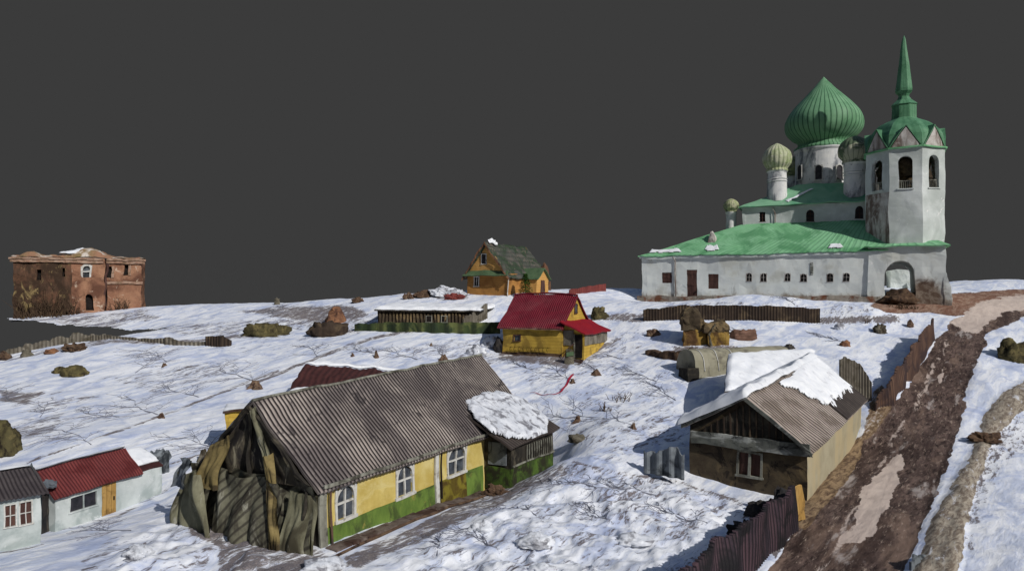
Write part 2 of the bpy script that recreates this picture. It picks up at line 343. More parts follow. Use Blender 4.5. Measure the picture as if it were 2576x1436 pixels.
# ------------------------------------------------------------------ terrain
CP = [  # (px, py, distance) of bare ground read off the photograph
 (0,1436,31),(300,1436,31),(600,1436,31),(900,1436,31),(845,1388,33),(1100,1380,34),(1500,1350,35.5),(1250,1300,38.5),
 (0,1388,34),(140,1335,38),(405,1240,44.4),(0,1150,50),(0,1000,64),(0,915,77),(200,1100,52),(300,1000,64),(500,1050,57),
 (500,950,69),(600,1150,47),(493,1275,39.5),(700,900,74),(900,870,76),(900,920,69),(1100,862,76),(1100,915,69),(1000,842,79.5),(1230,842,79.5),
 (1100,806,84),(1100,765,90),(1000,745,96),(800,757,100),(600,766,103),(500,767,105),(400,771,106),(650,838,85),(800,803,91),
 (560,868,80),(560,832,87),(650,783,97),(1170,748,92),(1277,748,90),(1400,741,95),(1500,734,100),(1600,729,105),(1615,757,100),(1500,760,90),
 (1800,758,95.6),(2000,760,90.6),(2215,763,86),(2375,767,83),(1800,750,90),(1880,742,88),(2000,751,85.5),(2110,766,83),(2200,783,80),
 (1620,770,86),(1620,808,80),(1850,806,80),(2060,808,80),(1560,803,82),(1700,775,84),(1265,888,74),(1530,880,74),(1409,900,71),(1700,873,72),(1900,860,73),
 (2100,860,73),(2250,830,77),(2260,800,79.5),(1500,1000,60),(1650,1000,60),(1750,945,64),(1600,1100,50),(1400,1165,47),(1460,1100,51),(1500,1250,41),
 (1700,1220,43),(1900,1275,40),(1900,1400,33),(2050,1266,40),(2160,1115,53),(2100,1436,31.5),(2250,1200,45),(2300,1100,52),(2380,1000,59),
 (2200,960,61),(2430,900,67),(2450,835,74),(2500,775,82),(2576,747,90),(2576,736,95),(2500,712,101),(2576,708,102),(2420,728,99),(2450,748,89),
 (2576,830,74),(2550,905,67),(2500,960,61),(2576,965,61),(2450,1100,51.5),(2576,1100,52),(2400,1300,38),(2576,1300,38),(2576,1436,31),(2300,1436,31.3),
 (2262,727,97),(2262,738,92),(2340,950,64),(2240,1012,58.5),(2348,856,72),
 (270,850,84.5),(350,837,87),(435,823,90.5),(100,872,82.5),(0,888,80.5),(30,804,100),(200,821,97),(370,829,94),
 (42,801,101),(200,788,104.5),(360,773,108),(1216,1242,46),(1396,1180,50.5)]
WP = [(-45,14,-13.2),(-15,14,-13.2),(15,14,-13.2),(45,14,-13.2),(-100,60,-9.5),(-100,85,-6.5),(-110,105,-5),(110,60,-9.5),(100,80,-3.5),(110,104,2),
      (-60,118,-5),(-25,114,-3.4),(0,114,-1.8),(20,118,-.6),(50,120,-.4),(85,122,0),(-90,130,-10),(-40,130,-9),(0,130,-8),(40,132,-5),(90,132,-4),
      (-40,36,-13),(-60,45,-12),(45,38,-12.6),(60,50,-11.4)]
cpts = np.array([tuple(P(*c)) for c in CP]+WP)
cx, cy, cz = cpts[:, 0]/50, cpts[:, 1]/50, cpts[:, 2]
def _tps(r2): return np.where(r2 > 1e-12, .5*r2*np.log(np.maximum(r2, 1e-12)), 0)
N_ = len(cx)
A = np.zeros((N_+3, N_+3))
A[:N_, :N_] = _tps((cx[:, None]-cx)**2+(cy[:, None]-cy)**2)+np.eye(N_)*2e-4
A[:N_, N_:] = np.stack([np.ones(N_), cx, cy], 1); A[N_:, :N_] = A[:N_, N_:].T
WT = np.linalg.solve(A, np.concatenate([cz, np.zeros(3)]))
def ground0(x, y):
    x = np.atleast_1d(np.asarray(x, float))/50; y = np.atleast_1d(np.asarray(y, float))/50
    out = np.full(x.shape, WT[N_])+WT[N_+1]*x+WT[N_+2]*y
    for i in range(N_): out = out+WT[i]*_tps((x-cx[i])**2+(y-cy[i])**2)
    return out
def proj(x, y, z): return CX+F*x/y, HY-F*z/y
def sdist(px, py, poly, closed=True):
    """signed distance in px to a polygon (negative inside) or distance to a polyline"""
    d = np.full(px.shape, 1e9); ins = np.zeros(px.shape, bool); n = len(poly)
    for i in range(n if closed else n-1):
        x1, y1 = poly[i]; x2, y2 = poly[(i+1) % n]
        dx, dy = x2-x1, y2-y1
        t = np.clip(((px-x1)*dx+(py-y1)*dy)/(dx*dx+dy*dy+1e-9), 0, 1)
        d = np.minimum(d, np.hypot(px-x1-t*dx, py-y1-t*dy))
        if closed and dy:
            c = ((y1 > py) != (y2 > py)) & (px < dx*(py-y1)/dy+x1)
            ins ^= c
    return np.where(ins, -d, d) if closed else d
def sm(x, a, b):
    t = np.clip((x-a)/(b-a), 0, 1); return t*t*(3-2*t)

ROAD = [(1860,1500),(1960,1400),(2010,1312),(2062,1262),(2160,1118),(2215,1020),(2262,1000),(2300,925),(2350,856),(2380,830),(2400,800),(2440,790),(2576,760),(2700,770),(2600,790),(2490,838),(2462,900),(2440,960),(2418,1060),(2378,1180),(2340,1280),(2300,1380),(2250,1500)]
GRAVEL = [(2180,768),(2260,730),(2320,752),(2390,738),(2500,728),(2700,728),(2700,765),(2540,772),(2450,790),(2400,796),(2330,785),(2240,790)]
PALE = [[(2395,812),(2440,775),(2475,752),(2560,742),(2700,742),(2700,776),(2540,782),(2500,800),(2460,838),(2430,836)],
        [(2261,1136),(2273,1163),(2262,1212),(2248,1242),(2218,1290),(2192,1345),(2165,1364),(2122,1362),(2146,1320),(2160,1281),(2168,1227),(2210,1188),(2239,1153)],
        [(2360,945),(2378,925),(2376,950),(2362,965)]]
OCHRE = [(2012,1262),(2060,1215),(2130,1125),(2160,1095),(2178,1112),(2150,1180),(2110,1240),(2062,1290),(2022,1335),(1998,1325)]
SNOWP = [[(2188,1045),(2205,1034),(2224,1040),(2215,1056),(2206,1075),(2192,1070)],[(2302,922),(2318,895),(2340,868),(2348,868),(2330,895),(2310,925)]]
STRIP = [(2270,1500),(2308,1410),(2348,1300),(2404,1200),(2448,1130),(2478,1040),(2520,990),(2620,930),(2700,900),(2700,960),(2560,1040),(2500,1110),(2465,1200),(2440,1290),(2420,1400),(2400,1500)]
BANK = [(2160,1110),(2172,1040),(2190,990),(2215,960),(2240,985),(2262,1000),(2225,1060),(2190,1110)]
DEB_SHADE = [([(600,782),(700,772),(880,768),(930,790),(840,812),(720,800)],.8),([(700,800),(1000,790),(1010,812),(860,830),(720,820)],.55),
       ([(1030,735),(1090,718),(1180,720),(1180,750),(1040,748)],.85),([(0,985),(110,985),(60,1015),(0,1010)],.8),([(110,1010),(260,985),(200,1015),(90,1035)],.55),
       ([(270,955),(440,915),(620,905),(560,945),(380,985)],.5),([(0,1075),(160,1030),(130,1090),(0,1110)],.6),([(500,880),(760,830),(900,850),(700,905)],.3),  # the streaks up the left slope stand in for branch shadows
       ([(1000,880),(1110,850),(1280,850),(1220,900),(1060,905)],.45),([(1170,885),(1260,840),(1300,900),(1230,920)],.5),
       ([(1400,905),(1560,830),(1640,830),(1600,900),(1480,960),(1400,940)],.42),([(1300,920),(1700,910),(1700,1040),(1500,1040),(1340,990)],.36),
       ([(1420,1080),(1560,1040),(1760,1040),(1720,1180),(1500,1160)],.4),([(1400,1160),(1560,1180),(1860,1250),(1900,1300),(1700,1340),(1480,1300)],.5),
       ([(1080,1330),(1400,1230),(1700,1300),(1880,1380),(1800,1500),(900,1500),(920,1430)],.42),([(480,1260),(560,1230),(560,1380),(480,1340)],.95),
       ([(540,1330),(830,1390),(860,1436),(700,1500),(560,1436)],.7),([(870,1405),(1240,1232),(1300,1205),(1410,1165),(1430,1185),(1300,1250),(1000,1385),(880,1430)],.75),
       ([(200,1400),(420,1290),(560,1330),(500,1500),(200,1500)],.42),([(1880,1290),(2020,1240),(2010,1330),(1950,1400)],.9),
       ([(1490,795),(1640,785),(1640,808),(1500,806)],.8),([(2040,800),(2260,795),(2270,812),(2060,815)],.85),([(2400,1330),(2450,1120),(2520,1060),(2700,1000),(2700,1080),(2520,1160),(2440,1400)],.5),
       ([(1640,760),(1900,770),(1640,778)],.1),([(2000,765),(2210,765),(2180,800),(2030,792)],.45),([(1690,870),(1860,870),(1880,885),(1700,890)],.8),
       ([(40,800),(260,790),(370,775),(372,790),(420,800),(260,826),(120,812)],.6),([(1250,885),(1420,895),(1560,850),(1540,870),(1420,925),(1250,900)],.85),([(380,822),(640,800),(760,800),(620,850),(440,842)],.5),
       ([(2440,810),(2576,760),(2576,775),(2460,840)],.7)]
LINES = [([(0,1192),(100,1150),(250,1100),(405,1047),(560,985),(640,955),(700,932)],3.2,.85),([(620,972),(760,915),(880,868),(960,845),(1040,832)],4.0,.9),
         ([(430,1168),(520,1135),(620,1105)],2.5,.8),([(1400,1200),(1500,1120),(1640,1000),(1740,945)],3,.45),([(1440,1160),(1560,1190),(1700,1210),(1860,1262)],4,.8),
         ([(870,1420),(1000,1350),(1120,1290),(1230,1240)],5,1),([(0,1030),(150,985),(300,940),(420,915)],2.5,.5),([(0,905),(140,880),(270,858)],6,.7),
         ([(250,858),(480,860),(620,846),(700,838)],5,.8),([(780,838),(900,832)],7,.8),([(140,1330),(300,1296),(420,1230)],4,.7),([(0,1390),(110,1368)],4,.7),([(1590,760),(1900,765),(2180,778)],4,.5)]
def base_height(x, y):
    z = ground0(x, y)
    px, py = proj(x, y, z)
    rough = sm(-sdist(px, py, [(900,1500),(1000,1380),(1300,1230),(1480,1130),(1700,1180),(1880,1270),(1960,1360),(1860,1520)]), -10, 60)
    rough = np.maximum(rough, sm(-sdist(px, py, [(180,1520),(260,1390),(420,1290),(560,1310),(700,1400),(760,1520)]), -10, 50)*.9)
    road = sm(-sdist(px, py, ROAD), -8, 14)
    strip = sm(-sdist(px, py, STRIP), -12, 25)
    bank = sm(-sdist(px, py, BANK), -15, 15)
    n1 = fbm(x/4.2, y/4.2, 3, 4); n2 = fbm(x/1.1, y/1.1, 11, 4); rg = 1-np.abs(fbm(x/1.5, y/1.5, 23, 3))*2
    z = z+.16*n1+.075*n2*(1-road*.4)+.05*np.maximum(rg-.3, 0)+rough*(.36*fbm(x/4.5, y/2.6, 37, 3)+.34*fbm(x/2.0, y/1.5, 31, 5)+.30*np.maximum(rg-.3, 0))
    z = z-.12*road+.25*strip+.10*strip*n2+.2*bank
    rut = np.sin(px*.0)*0
    return z
def ground(x, y): return float(base_height(np.array([x]), np.array([y]))[0])
def hit(px, py):
    Y = np.arange(24, 126, .25)
    x = (px-CX)/F*Y; z = (HY-py)/F*Y
    g = base_height(x, Y)
    i = np.argmax(z <= g)
    if z[i] > g[i]: i = int(np.argmin(z-g))
    return Vector((x[i], Y[i], g[i]))

def make_terrain():
    NX, NY = 720, 560
    s = np.linspace(-1.0, .98, NX); t = np.linspace(0, 1, NY)
    Yr = 17*(130/17)**t
    S, Y = np.meshgrid(s, Yr); X = S*Y
    x = X.ravel(); y = Y.ravel()
    z = base_height(x, y)
    px, py = proj(x, y, z)
    nz = fbm(x/2.2, y/2.2, 51, 5); nb = fbm(x/.7, y/.7, 61, 4)
    jit = nz*14+nb*7
    road = sm(-sdist(px+jit, py, ROAD), -5, 8)
    for q in SNOWP: road = road*(1-sm(-sdist(px+jit*.6, py, q), -3, 4))
    grav = sm(-sdist(px+jit, py+nz*4, GRAVEL), -4, 6)
    pale = np.zeros_like(x)
    for q in PALE: pale = np.maximum(pale, sm(-sdist(px+jit*1.1, py+nb*6, q), -7, 7))
    for q, w_ in (([(2300,1030),(2330,960),(2356,905),(2380,862)],9),([(2120,1330),(2180,1230),(2235,1130),(2275,1060)],7),([(2060,1436),(2110,1370),(2150,1320)],10)): pale = np.maximum(pale, .52*(1-sm(sdist(px+jit*.6, py, q, False), w_*.4, w_*1.6)))
    och = np.maximum(sm(-sdist(px+jit*.6, py, OCHRE), -4, 8), sm(-sdist(px+jit*.8, py, BANK), -6, 8)*.6)
    strip = sm(-sdist(px+jit, py, STRIP), -8, 10)
    deb_shade = np.zeros_like(x)
    for q, k in DEB_SHADE: deb_shade = np.maximum(deb_shade, min(1, k*1.15)*sm(-sdist(px+jit*1.3, py+nz*7, q), -9, 5))
    for q, w, k in LINES: deb_shade = np.maximum(deb_shade, k*(1-sm(sdist(px+nb*3, py+nz*3, q, False), w*.5, w*1.7)))
    deb_shade = np.clip(deb_shade+.16*np.maximum(fbm(x/9, y/9, 91, 3)+.1, 0), 0, 1)
    me = bpy.data.meshes.new('ground')
    idx = np.arange(NX*NY).reshape(NY, NX)
    quads = np.stack([idx[:-1, :-1], idx[:-1, 1:], idx[1:, 1:], idx[1:, :-1]], -1).reshape(-1, 4)
    # missing ground at the far left (a hole between the old fence line and the ruin)
    fpx = px[quads].mean(1); fY = y[quads].mean(1)
    jn = fbm(x/1.6, y/1.6, 77, 4)[quads].mean(1)
    lo = np.interp(fpx, [-400, 0, 100, 270, 350, 440], [78, 80.5, 82.6, 84.7, 87, 90.6])+jn*.5
    hi = np.interp(fpx, [25, 200, 370, 440], [100, 97, 94, 90.4])+jn*1.6
    hole = (fpx < 440) & (fY > lo) & (fY < hi)
    hole |= (fpx < 24+jn*10) & (fY > lo)
    hole |= (fpx < 560) & (fY > 109.5+jn)
    quads = quads[~hole]
    me.from_pydata(np.stack([x, y, z], 1).tolist(), [], quads.tolist())
    ca = me.color_attributes.new('masks', 'FLOAT_COLOR', 'POINT')
    ca.data.foreach_set('color', np.stack([np.maximum(road, grav*.95), pale, deb_shade, och], 1).astype(np.float32).ravel())
    cb = me.color_attributes.new('masks_b', 'FLOAT_COLOR', 'POINT')
    cb.data.foreach_set('color', np.stack([grav, strip, nz*.5+.5, nb*.5+.5], 1).astype(np.float32).ravel())
    me.polygons.foreach_set('use_smooth', [True]*len(me.polygons))
    o = bpy.data.objects.new('ground', me); COL.objects.link(o); o['kind'] = 'structure'
    bm = bmesh.new(); bm.from_mesh(me)
    bmesh.ops.delete(bm, geom=[v for v in bm.verts if not v.link_faces], context='VERTS'); bm.to_mesh(me); bm.free()
    T = NT('snowy_ground')
    def attr(n):
        a = T.n.new('ShaderNodeAttribute'); a.attribute_name = n
        s_ = T.n.new('ShaderNodeSeparateColor'); T.l.new(a.outputs['Color'], s_.inputs[0])
        return s_.outputs[0], s_.outputs[1], s_.outputs[2], a.outputs['Alpha']
    r_, p_, d_, o_ = attr('masks'); g_, s_, _, _ = attr('masks_b')
    def rotv(deg, sc):
        r = T.n.new('ShaderNodeVectorRotate'); r.rotation_type = 'Z_AXIS'; r.inputs['Angle'].default_value = math.radians(-deg); T.l.new(T.pos, r.inputs['Vector'])
        m = T.n.new('ShaderNodeMapping'); m.inputs['Scale'].default_value = sc; T.l.new(r.outputs[0], m.inputs[0]); return m.outputs[0]
    dv = rotv(47, (.32, 1.25, 1)); rv = rotv(54, (.25, 1.1, 1))
    big = T.noise(.12, 4, .5); mid = T.noise(.8, 8, .65, dv, .8); fine = T.noise(3.5, 8, .72, dv, .5); tiny = T.noise(14, 5, .7)
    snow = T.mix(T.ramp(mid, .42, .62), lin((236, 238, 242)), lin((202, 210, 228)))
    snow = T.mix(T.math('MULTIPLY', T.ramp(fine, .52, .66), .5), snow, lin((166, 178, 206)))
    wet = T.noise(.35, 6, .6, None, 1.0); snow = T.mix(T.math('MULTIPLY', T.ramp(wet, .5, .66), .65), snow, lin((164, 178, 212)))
    # brown twig debris; in places it stands in for tree-branch shadows
    thr = T.math('SUBTRACT', .67, T.math('MULTIPLY', d_, .24))
    lf = T.math('ADD', T.math('MULTIPLY', fine, .62), T.math('MULTIPLY', mid, .38))
    df = T.math('MULTIPLY', T.ramp(T.math('SUBTRACT', lf, thr), -.035, .05), 1)
    debris_shade = T.mix(T.ramp(tiny, .4, .6), lin((70, 60, 58)), lin((116, 102, 94)))
    snow = T.mix(T.math('MULTIPLY', df, .88), snow, debris_shade)
    # mud
    md = T.noise(1.5, 9, .72, rv, .6); mud = T.mix(T.ramp(md, .38, .64), lin((66, 52, 48)), lin((110, 92, 84)))
    mud = T.mix(T.ramp(fine, .5, .62), mud, lin((46, 35, 32)))
    rb = T.noise(.45, 7, .65, rv, .4); mud = T.mix(T.math('MULTIPLY', T.ramp(rb, .5, .62), .6), mud, lin((134, 112, 98)))
    mud = T.mix(T.math('MULTIPLY', T.ramp(T.noise(.33, 6, .6, rv, .8), .52, .64), .7), mud, lin((54, 40, 36)))
    mud = T.mix(T.ramp(T.noise(4, 8, .78, rv), .54, .66), mud, lin((158, 140, 126)))
    gr = T.mix(T.ramp(md, .4, .62), lin((122, 88, 72)), lin((156, 130, 112)))
    gr = T.mix(T.ramp(fine, .5, .68), gr, lin((92, 66, 52)))
    mud = T.mix(T.math('MULTIPLY', T.ramp(T.noise(.6, 6, .6, rv, .3), .6, .68), .8), mud, lin((176, 166, 160))); mud = T.mix(g_, mud, gr)
    pale = T.mix(T.ramp(md, .4, .65), lin((204, 188, 176)), lin((184, 168, 158)))
    ochre = T.mix(T.ramp(fine, .4, .62), lin((146, 124, 96)), lin((86, 68, 54)))
    stp = T.mix(T.ramp(fine, .4, .6), lin((168, 158, 142)), lin((112, 100, 88)))
    stp = T.mix(T.ramp(md, .55, .66), stp, lin((206, 206, 208)))
    rm = T.ramp(T.math('ADD', r_, T.math('MULTIPLY', T.math('SUBTRACT', fine, .5), .7)), .42, .58)
    sm_ = T.ramp(T.math('ADD', s_, T.math('MULTIPLY', T.math('SUBTRACT', fine, .5), .9)), .42, .60)
    pm = T.ramp(T.math('ADD', p_, T.math('MULTIPLY', T.math('SUBTRACT', md, .5), 2.2)), .42, .66)
    om = T.ramp(T.math('ADD', o_, T.math('MULTIPLY', T.math('SUBTRACT', fine, .5), .8)), .40, .60)
    c = T.mix(sm_, snow, stp); c = T.mix(rm, c, mud); c = T.mix(om, c, ochre); c = T.mix(pm, c, pale)
    h = T.math('ADD', T.math('MULTIPLY', fine, .7), T.math('ADD', T.math('MULTIPLY', mid, .8), T.math('MULTIPLY', tiny, .15)))
    T.bump(h, .6, .16)
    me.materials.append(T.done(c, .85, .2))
make_terrain()

# ------------------------------------------------------------------ generic things
def lump(name, label, cat, px, py, w, h, mat, dep=.7, jag=.25, seed=0, group=None, flat=0, lean=0, nsub=4):
    """irregular mound/stump standing on the ground; w,h in photo px"""
    c = hit(px, py); k = c.y/F; W, H = w*k/2, h*k
    bm = bmesh.new(); bmesh.ops.create_icosphere(bm, subdivisions=nsub, radius=1)
    rs = Vector((seed*3.1, seed*1.7, 5))
    me = bpy.data.meshes.new(name)
    for v in bm.verts:
        p = v.co.copy()
        n_ = 1+jag*(noise.noise(p*1.6+rs)*1.2+noise.noise(p*4+rs)*.7+noise.noise(p*9+rs)*.35)+.07*noise.noise(p*17+rs)
        z = p.z
        if flat: z = max(-1, min(z, 1-flat)) / (1-flat) if z > 0 else z
        q = Vector((p.x*W*n_+lean*max(z, 0)*H, p.y*W*dep*n_, z*H*n_ if z > 0 else z*.35*H-.02))
        v.co = q
    bm.to_mesh(me); bm.free()
    me.materials.append(MT[mat])
    for pl in me.polygons: pl.use_smooth = jag < .45
    o = bpy.data.objects.new(name, me); COL.objects.link(o); o.location = c
    return tag(o, label, cat, group)
def stump(label, px, py, w, h, seed, mat='stump', group='tree stumps poking out of the snow'):
    """ragged cone stub with root flare"""
    c = hit(px, py); k = c.y/F; R, H = w*k/2, h*k
    b = B(); n = 14; rs = seed*7.3
    def f(u, v):
        a = 2*math.pi*u; nn = noise.noise(Vector((math.cos(a)*1.5+rs, math.sin(a)*1.5, v)))
        r = R*((1-v)**2.2*.62+.38*(1-v*.3))*(1+.6*nn)
        z = -.15+(H*.7+.15)*v*(1+.5*noise.noise(Vector((math.cos(a)*2, math.sin(a)*2+rs, 3))))
        return c+Vector((r*math.cos(a)+.15*H*v*math.sin(rs), r*math.sin(a), z))
    b.quadgrid(f, n, 6)
    b.face([f(i/n, 1)+Vector((0, 0, -.02)) for i in range(n)])
    o = b.build('tree_stump', mat, loc=c)
    return tag(o, label, 'tree stump', group)
def fence(name, label, pts, hh, mat, wl=.35, amp=.04, jag=.12, th=.1, group=None, cat='fence', seed=0, sink=.4, wav=0, parts=None):
    """board or corrugated fence along ground points; pts=(px,py[,top px height in m]); one closed mesh"""
    g = []
    for p in pts:
        g.append(P(*p) if len(p) == 3 else hit(*p))
    hs = hh if isinstance(hh, (list, tuple)) else [hh]*len(g)
    L = [0]
    for a, b_ in zip(g, g[1:]): L.append(L[-1]+(b_-a).length)
    tot = L[-1]
    def at(s_):
        for i in range(len(g)-1):
            if s_ <= L[i+1]+1e-6:
                t = (s_-L[i])/(L[i+1]-L[i]); return g[i].lerp(g[i+1], t), (g[i+1]-g[i]).normalized(), hs[i]*(1-t)+hs[i+1]*t
        return g[-1], (g[-1]-g[-2]).normalized(), hs[-1]
    nu = max(8, int(tot/wl*6)); nv = 5
    def f(u, v, side):
        p, d, h = at(u*tot); n_ = Vector((d.y, -d.x, 0)).normalized()
        top = h*(1+jag*(noise.noise(Vector((u*tot*.8, seed, 0)))*1.6+noise.noise(Vector((u*tot*3, seed, 4)))*.7))
        off = amp*math.sin(2*math.pi*u*tot/wl)+wav*noise.noise(Vector((u*tot*.6, v*1.5, seed+9)))
        return p+n_*(off+side*th/2)+Vector((0, 0, -sink+(top+sink)*v))
    b = B()
    b.quadgrid(lambda u, v: f(u, v, 1), nu, nv, tot/wl); b.quadgrid(lambda u, v: f(u, v, -1), nu, nv, tot/wl, True)
    b.quadgrid(lambda u, v: f(u, 1, 1-2*v), nu, 1, tot/wl)
    for u in (0, 1): b.quadgrid(lambda a, v: f(u, v, 1-2*a), 1, nv)
    o = b.build(name, mat, smooth=False)
    return tag(o, label, cat, group)
def snow_on(parent, p00, p10, p11, p01, th=.2, nu=40, nv=30, cover=None, mat='snow_roof', name='snow_cover', seed=0, lift=.06, wob=None):
    """snow blanket lying on a sloping quad, cover(u,v)>0 where snow lies"""
    p00, p10, p11, p01 = map(Vector, (p00, p10, p11, p01))
    n = (p10-p00).cross(p01-p00).normalized()
    if n.z < 0: n = -n
    def cv(u, v):
        e = min(u, 1-u, v, 1-v)
        c = e*6 if cover is None else min(cover(u, v), e*9+.004)
        return c
    def f(u, v):
        p = (p00*(1-u)+p10*u)*(1-v)+(p01*(1-u)+p11*u)*v
        c = max(0, min(1, cv(u, v)*3))
        return p+n*(lift-.02+(th)*math.sqrt(c)*(1+.35*noise.noise(p*.9+Vector((seed, 0, 0)))))
    b = B(); b.quadgrid(f, nu, nv, keep=lambda u, v: cv(u, v) > 0)
    # closing underside a hair above the roof
    b.quadgrid(lambda u, v: (p00*(1-u)+p10*u)*(1-v)+(p01*(1-u)+p11*u)*v+n*(lift-.045), nu, nv, keep=lambda u, v: cv(u, v) > 0, flip=True)
    return b.build(name, mat, parent, WOBS.get(parent.name) if wob is None else wob, smooth=True, merge=False)
WOBS = {'church': (.16, .33), 'yellow_house': (.09, .45), 'grey_house': (.1, .4), 'snow_shed': (.12, .5), 'orange_house': (.25, .7), 'brick_ruin': (.2, .8), 'white_shed': (.08, .6), 'grey_shed': (.08, .6), 'maroon_shed': (.22, .55), 'small_yellow_shed': (.12, .7), 'old_shed': (.12, .6)}
def nz2(u, v, s=0, k=6): return noise.noise(Vector((u*k, v*k, s)))+.5*noise.noise(Vector((u*k*2.3, v*k*2.3, s+5)))

def window(parent, O, a, n, s0, s1, z0, z1, fm='white_frame', pm='glass', fw=.09, proud=.05, rec=.1, mull=(1, 1), arch=False, wob=None, name='window', seg=None, sill=True):
    """frame (part) with bars, pane as its child"""
    O, a, n = Vector((O[0], O[1], 0)), Vector(a), Vector(n)
    q = lambda x, z, d: O+a*x+Vector((0, 0, z))+n*d
    b = B()
    def bar(x0, x1, za, zb, d0=-rec, d1=proud): b.box(q(x0, za, d0), a*(x1-x0), n*(d1-d0), Vector((0, 0, zb-za)))
    bar(s0-fw, s0, z0, z1); bar(s1, s1+fw, z0, z1)
    if arch:
        r = (s1-s0)/2; N = 8; rz = min(r, (z1-z0)*.7); c = z1-rz
        # arch band above the jambs
        for k in range(N):
            a0, a1 = math.pi*k/N, math.pi*(k+1)/N
            p = [((s0+s1)/2-rr*math.cos(t), c+(rz+(rr-r))*math.sin(t)) for rr, t in ((r, a0), (r, a1), (r+fw, a1), (r+fw, a0))]
            b.prism([q(x, z, proud) for x, z in p], n*(-proud-rec))
    else: bar(s0-fw, s1+fw, z1, z1+fw)
    if sill: bar(s0-fw*1.5, s1+fw*1.5, z0-fw, z0, -rec, proud+.04)
    mx, mz = mull
    for i in range(1, mx+1):
        x = s0+(s1-s0)*i/(mx+1); bar(x-fw*.3, x+fw*.3, z0, z1, -rec, 0 if proud else proud)
    for i in range(1, mz+1):
        z = z0+(z1-z0)*i/(mz+1); bar(s0, s1, z-fw*.3, z+fw*.3, -rec, -.005)
    f = b.build(name, fm, parent, wob, seg)
    g = B()
    g.box(q(s0-.01, z0-.01, -rec-.04), a*(s1-s0+.02), n*(.05), Vector((0, 0, z1-z0+.02)))
    g.build('pane', pm, f, wob, seg)
    return f

def bush(name, label, px, py, w, h, n, cat='bush', group=None, seed=0, mat='twig'):
    c = hit(px, py); k = c.y/F; W, H = w*k/2, h*k; rnd = random.Random(seed)
    b = B()
    for i in range(n):
        x = rnd.uniform(-1, 1); y = rnd.uniform(-.5, .5)
        p = c+Vector((x*W*.8, y*W, -.1)); hgt = H*rnd.uniform(.45, 1.05)*(1-.3*abs(x))
        d = Vector((rnd.uniform(-.5, .5)+x*.3, rnd.uniform(-.4, .4), 1)).normalized()
        pts = [p]
        for s_ in range(3):
            p = p+d*hgt/3; pts.append(p.copy()); d = (d+Vector((rnd.uniform(-.5, .5), rnd.uniform(-.4, .4), 0))).normalized()
        r0 = .02+.0004*c.y
        b.tube(pts, [r0, r0*.8, r0*.6, r0*.25], 3)
        for s_ in range(3):
            q = pts[rnd.randint(1, 3)]; e = (d+Vector((rnd.uniform(-1, 1), rnd.uniform(-1, 1), rnd.uniform(-.2, .6)))).normalized()*hgt*rnd.uniform(.15, .35)
            b.tube([q, q+e], [r0*.5, r0*.2], 3)
    o = b.build(name, mat, merge=False, loc=c)
    return tag(o, label, cat, group)

# ================================================================== THE CHURCH
U = Vector((-.89, .4553, 0)).normalized(); V = Vector((.4553, .89, 0)).normalized()
CO = Vector((46.5, 86, 0)); Z1 = Vector((0, 0, 1))
def C(u, v, z=0): return CO+U*u+V*v+Vector((0, 0, z))
def cu(px, v):   # u on the plane v for a photo column
    k = (px-CX)/F
    return (CO.x+V.x*v-k*(CO.y+V.y*v))/(-U.x+k*U.y)
def cz_(px, py, v):
    u = cu(px, v); return (HY-py)/F*C(u, v).y
WB = (.16, .33)
church = thing('church', 'white church with green roofs, onion domes and attached bell tower on the hilltop', 'church', C(12, 8, -1.2))
ZE = 5.5
# --- lower body, front facade seen: a runs from left (u=31) to right (u=0), n = -V
def fs(px, v=0): return 31-cu(px, v)
nF = -V; aF = -U
b = B()
small = [1883, 1921, 1981, 2022, 2088, 2130]
ops = []
for px in small:
    s_ = fs(px); zc = cz_(px, 698, 0); ops.append((s_-.36, s_+.36, zc-.5, zc+.55, True))
sh1 = (fs(1666), fs(1691), cz_(1678, 711, 0), cz_(1678, 684, 0), False)
dr = (fs(1729), fs(1754), -.95, cz_(1742, 678, 0), False)
sh2 = (fs(1781), fs(1807), cz_(1794, 727, 0), cz_(1794, 689, 0), False)
sl = (fs(2039), fs(2047), cz_(2043, 690, 0), cz_(2043, 661, 0), False)
ops += [sh1, dr, sh2]
b.facade(C(31, 0), aF, nF, 31, -1.6, ZE, ops, .45)
b.face([C(31, 0, -1.6), C(31, 20, -1.6), C(31, 20, ZE), C(31, 0, ZE)])
b.face([C(0, 0, -1.6), C(0, 20, -1.6), C(0, 20, ZE), C(0, 0, ZE)])
b.face([C(0, 20, -1.6), C(31, 20, -1.6), C(31, 20, ZE), C(0, 20, ZE)])
b.build('lower_wall', 'plaster_gate', church, WB, 1.1)
OF = C(31, 0)
for px in small:
    s_ = fs(px); zc = cz_(px, 698, 0)
    window(church, OF, aF, nF, s_-.36, s_+.36, zc-.5, zc+.55, 'plaster_stain', 'glass_dark', .05, .02, .38, (1, 1), True, WB, seg=.8)
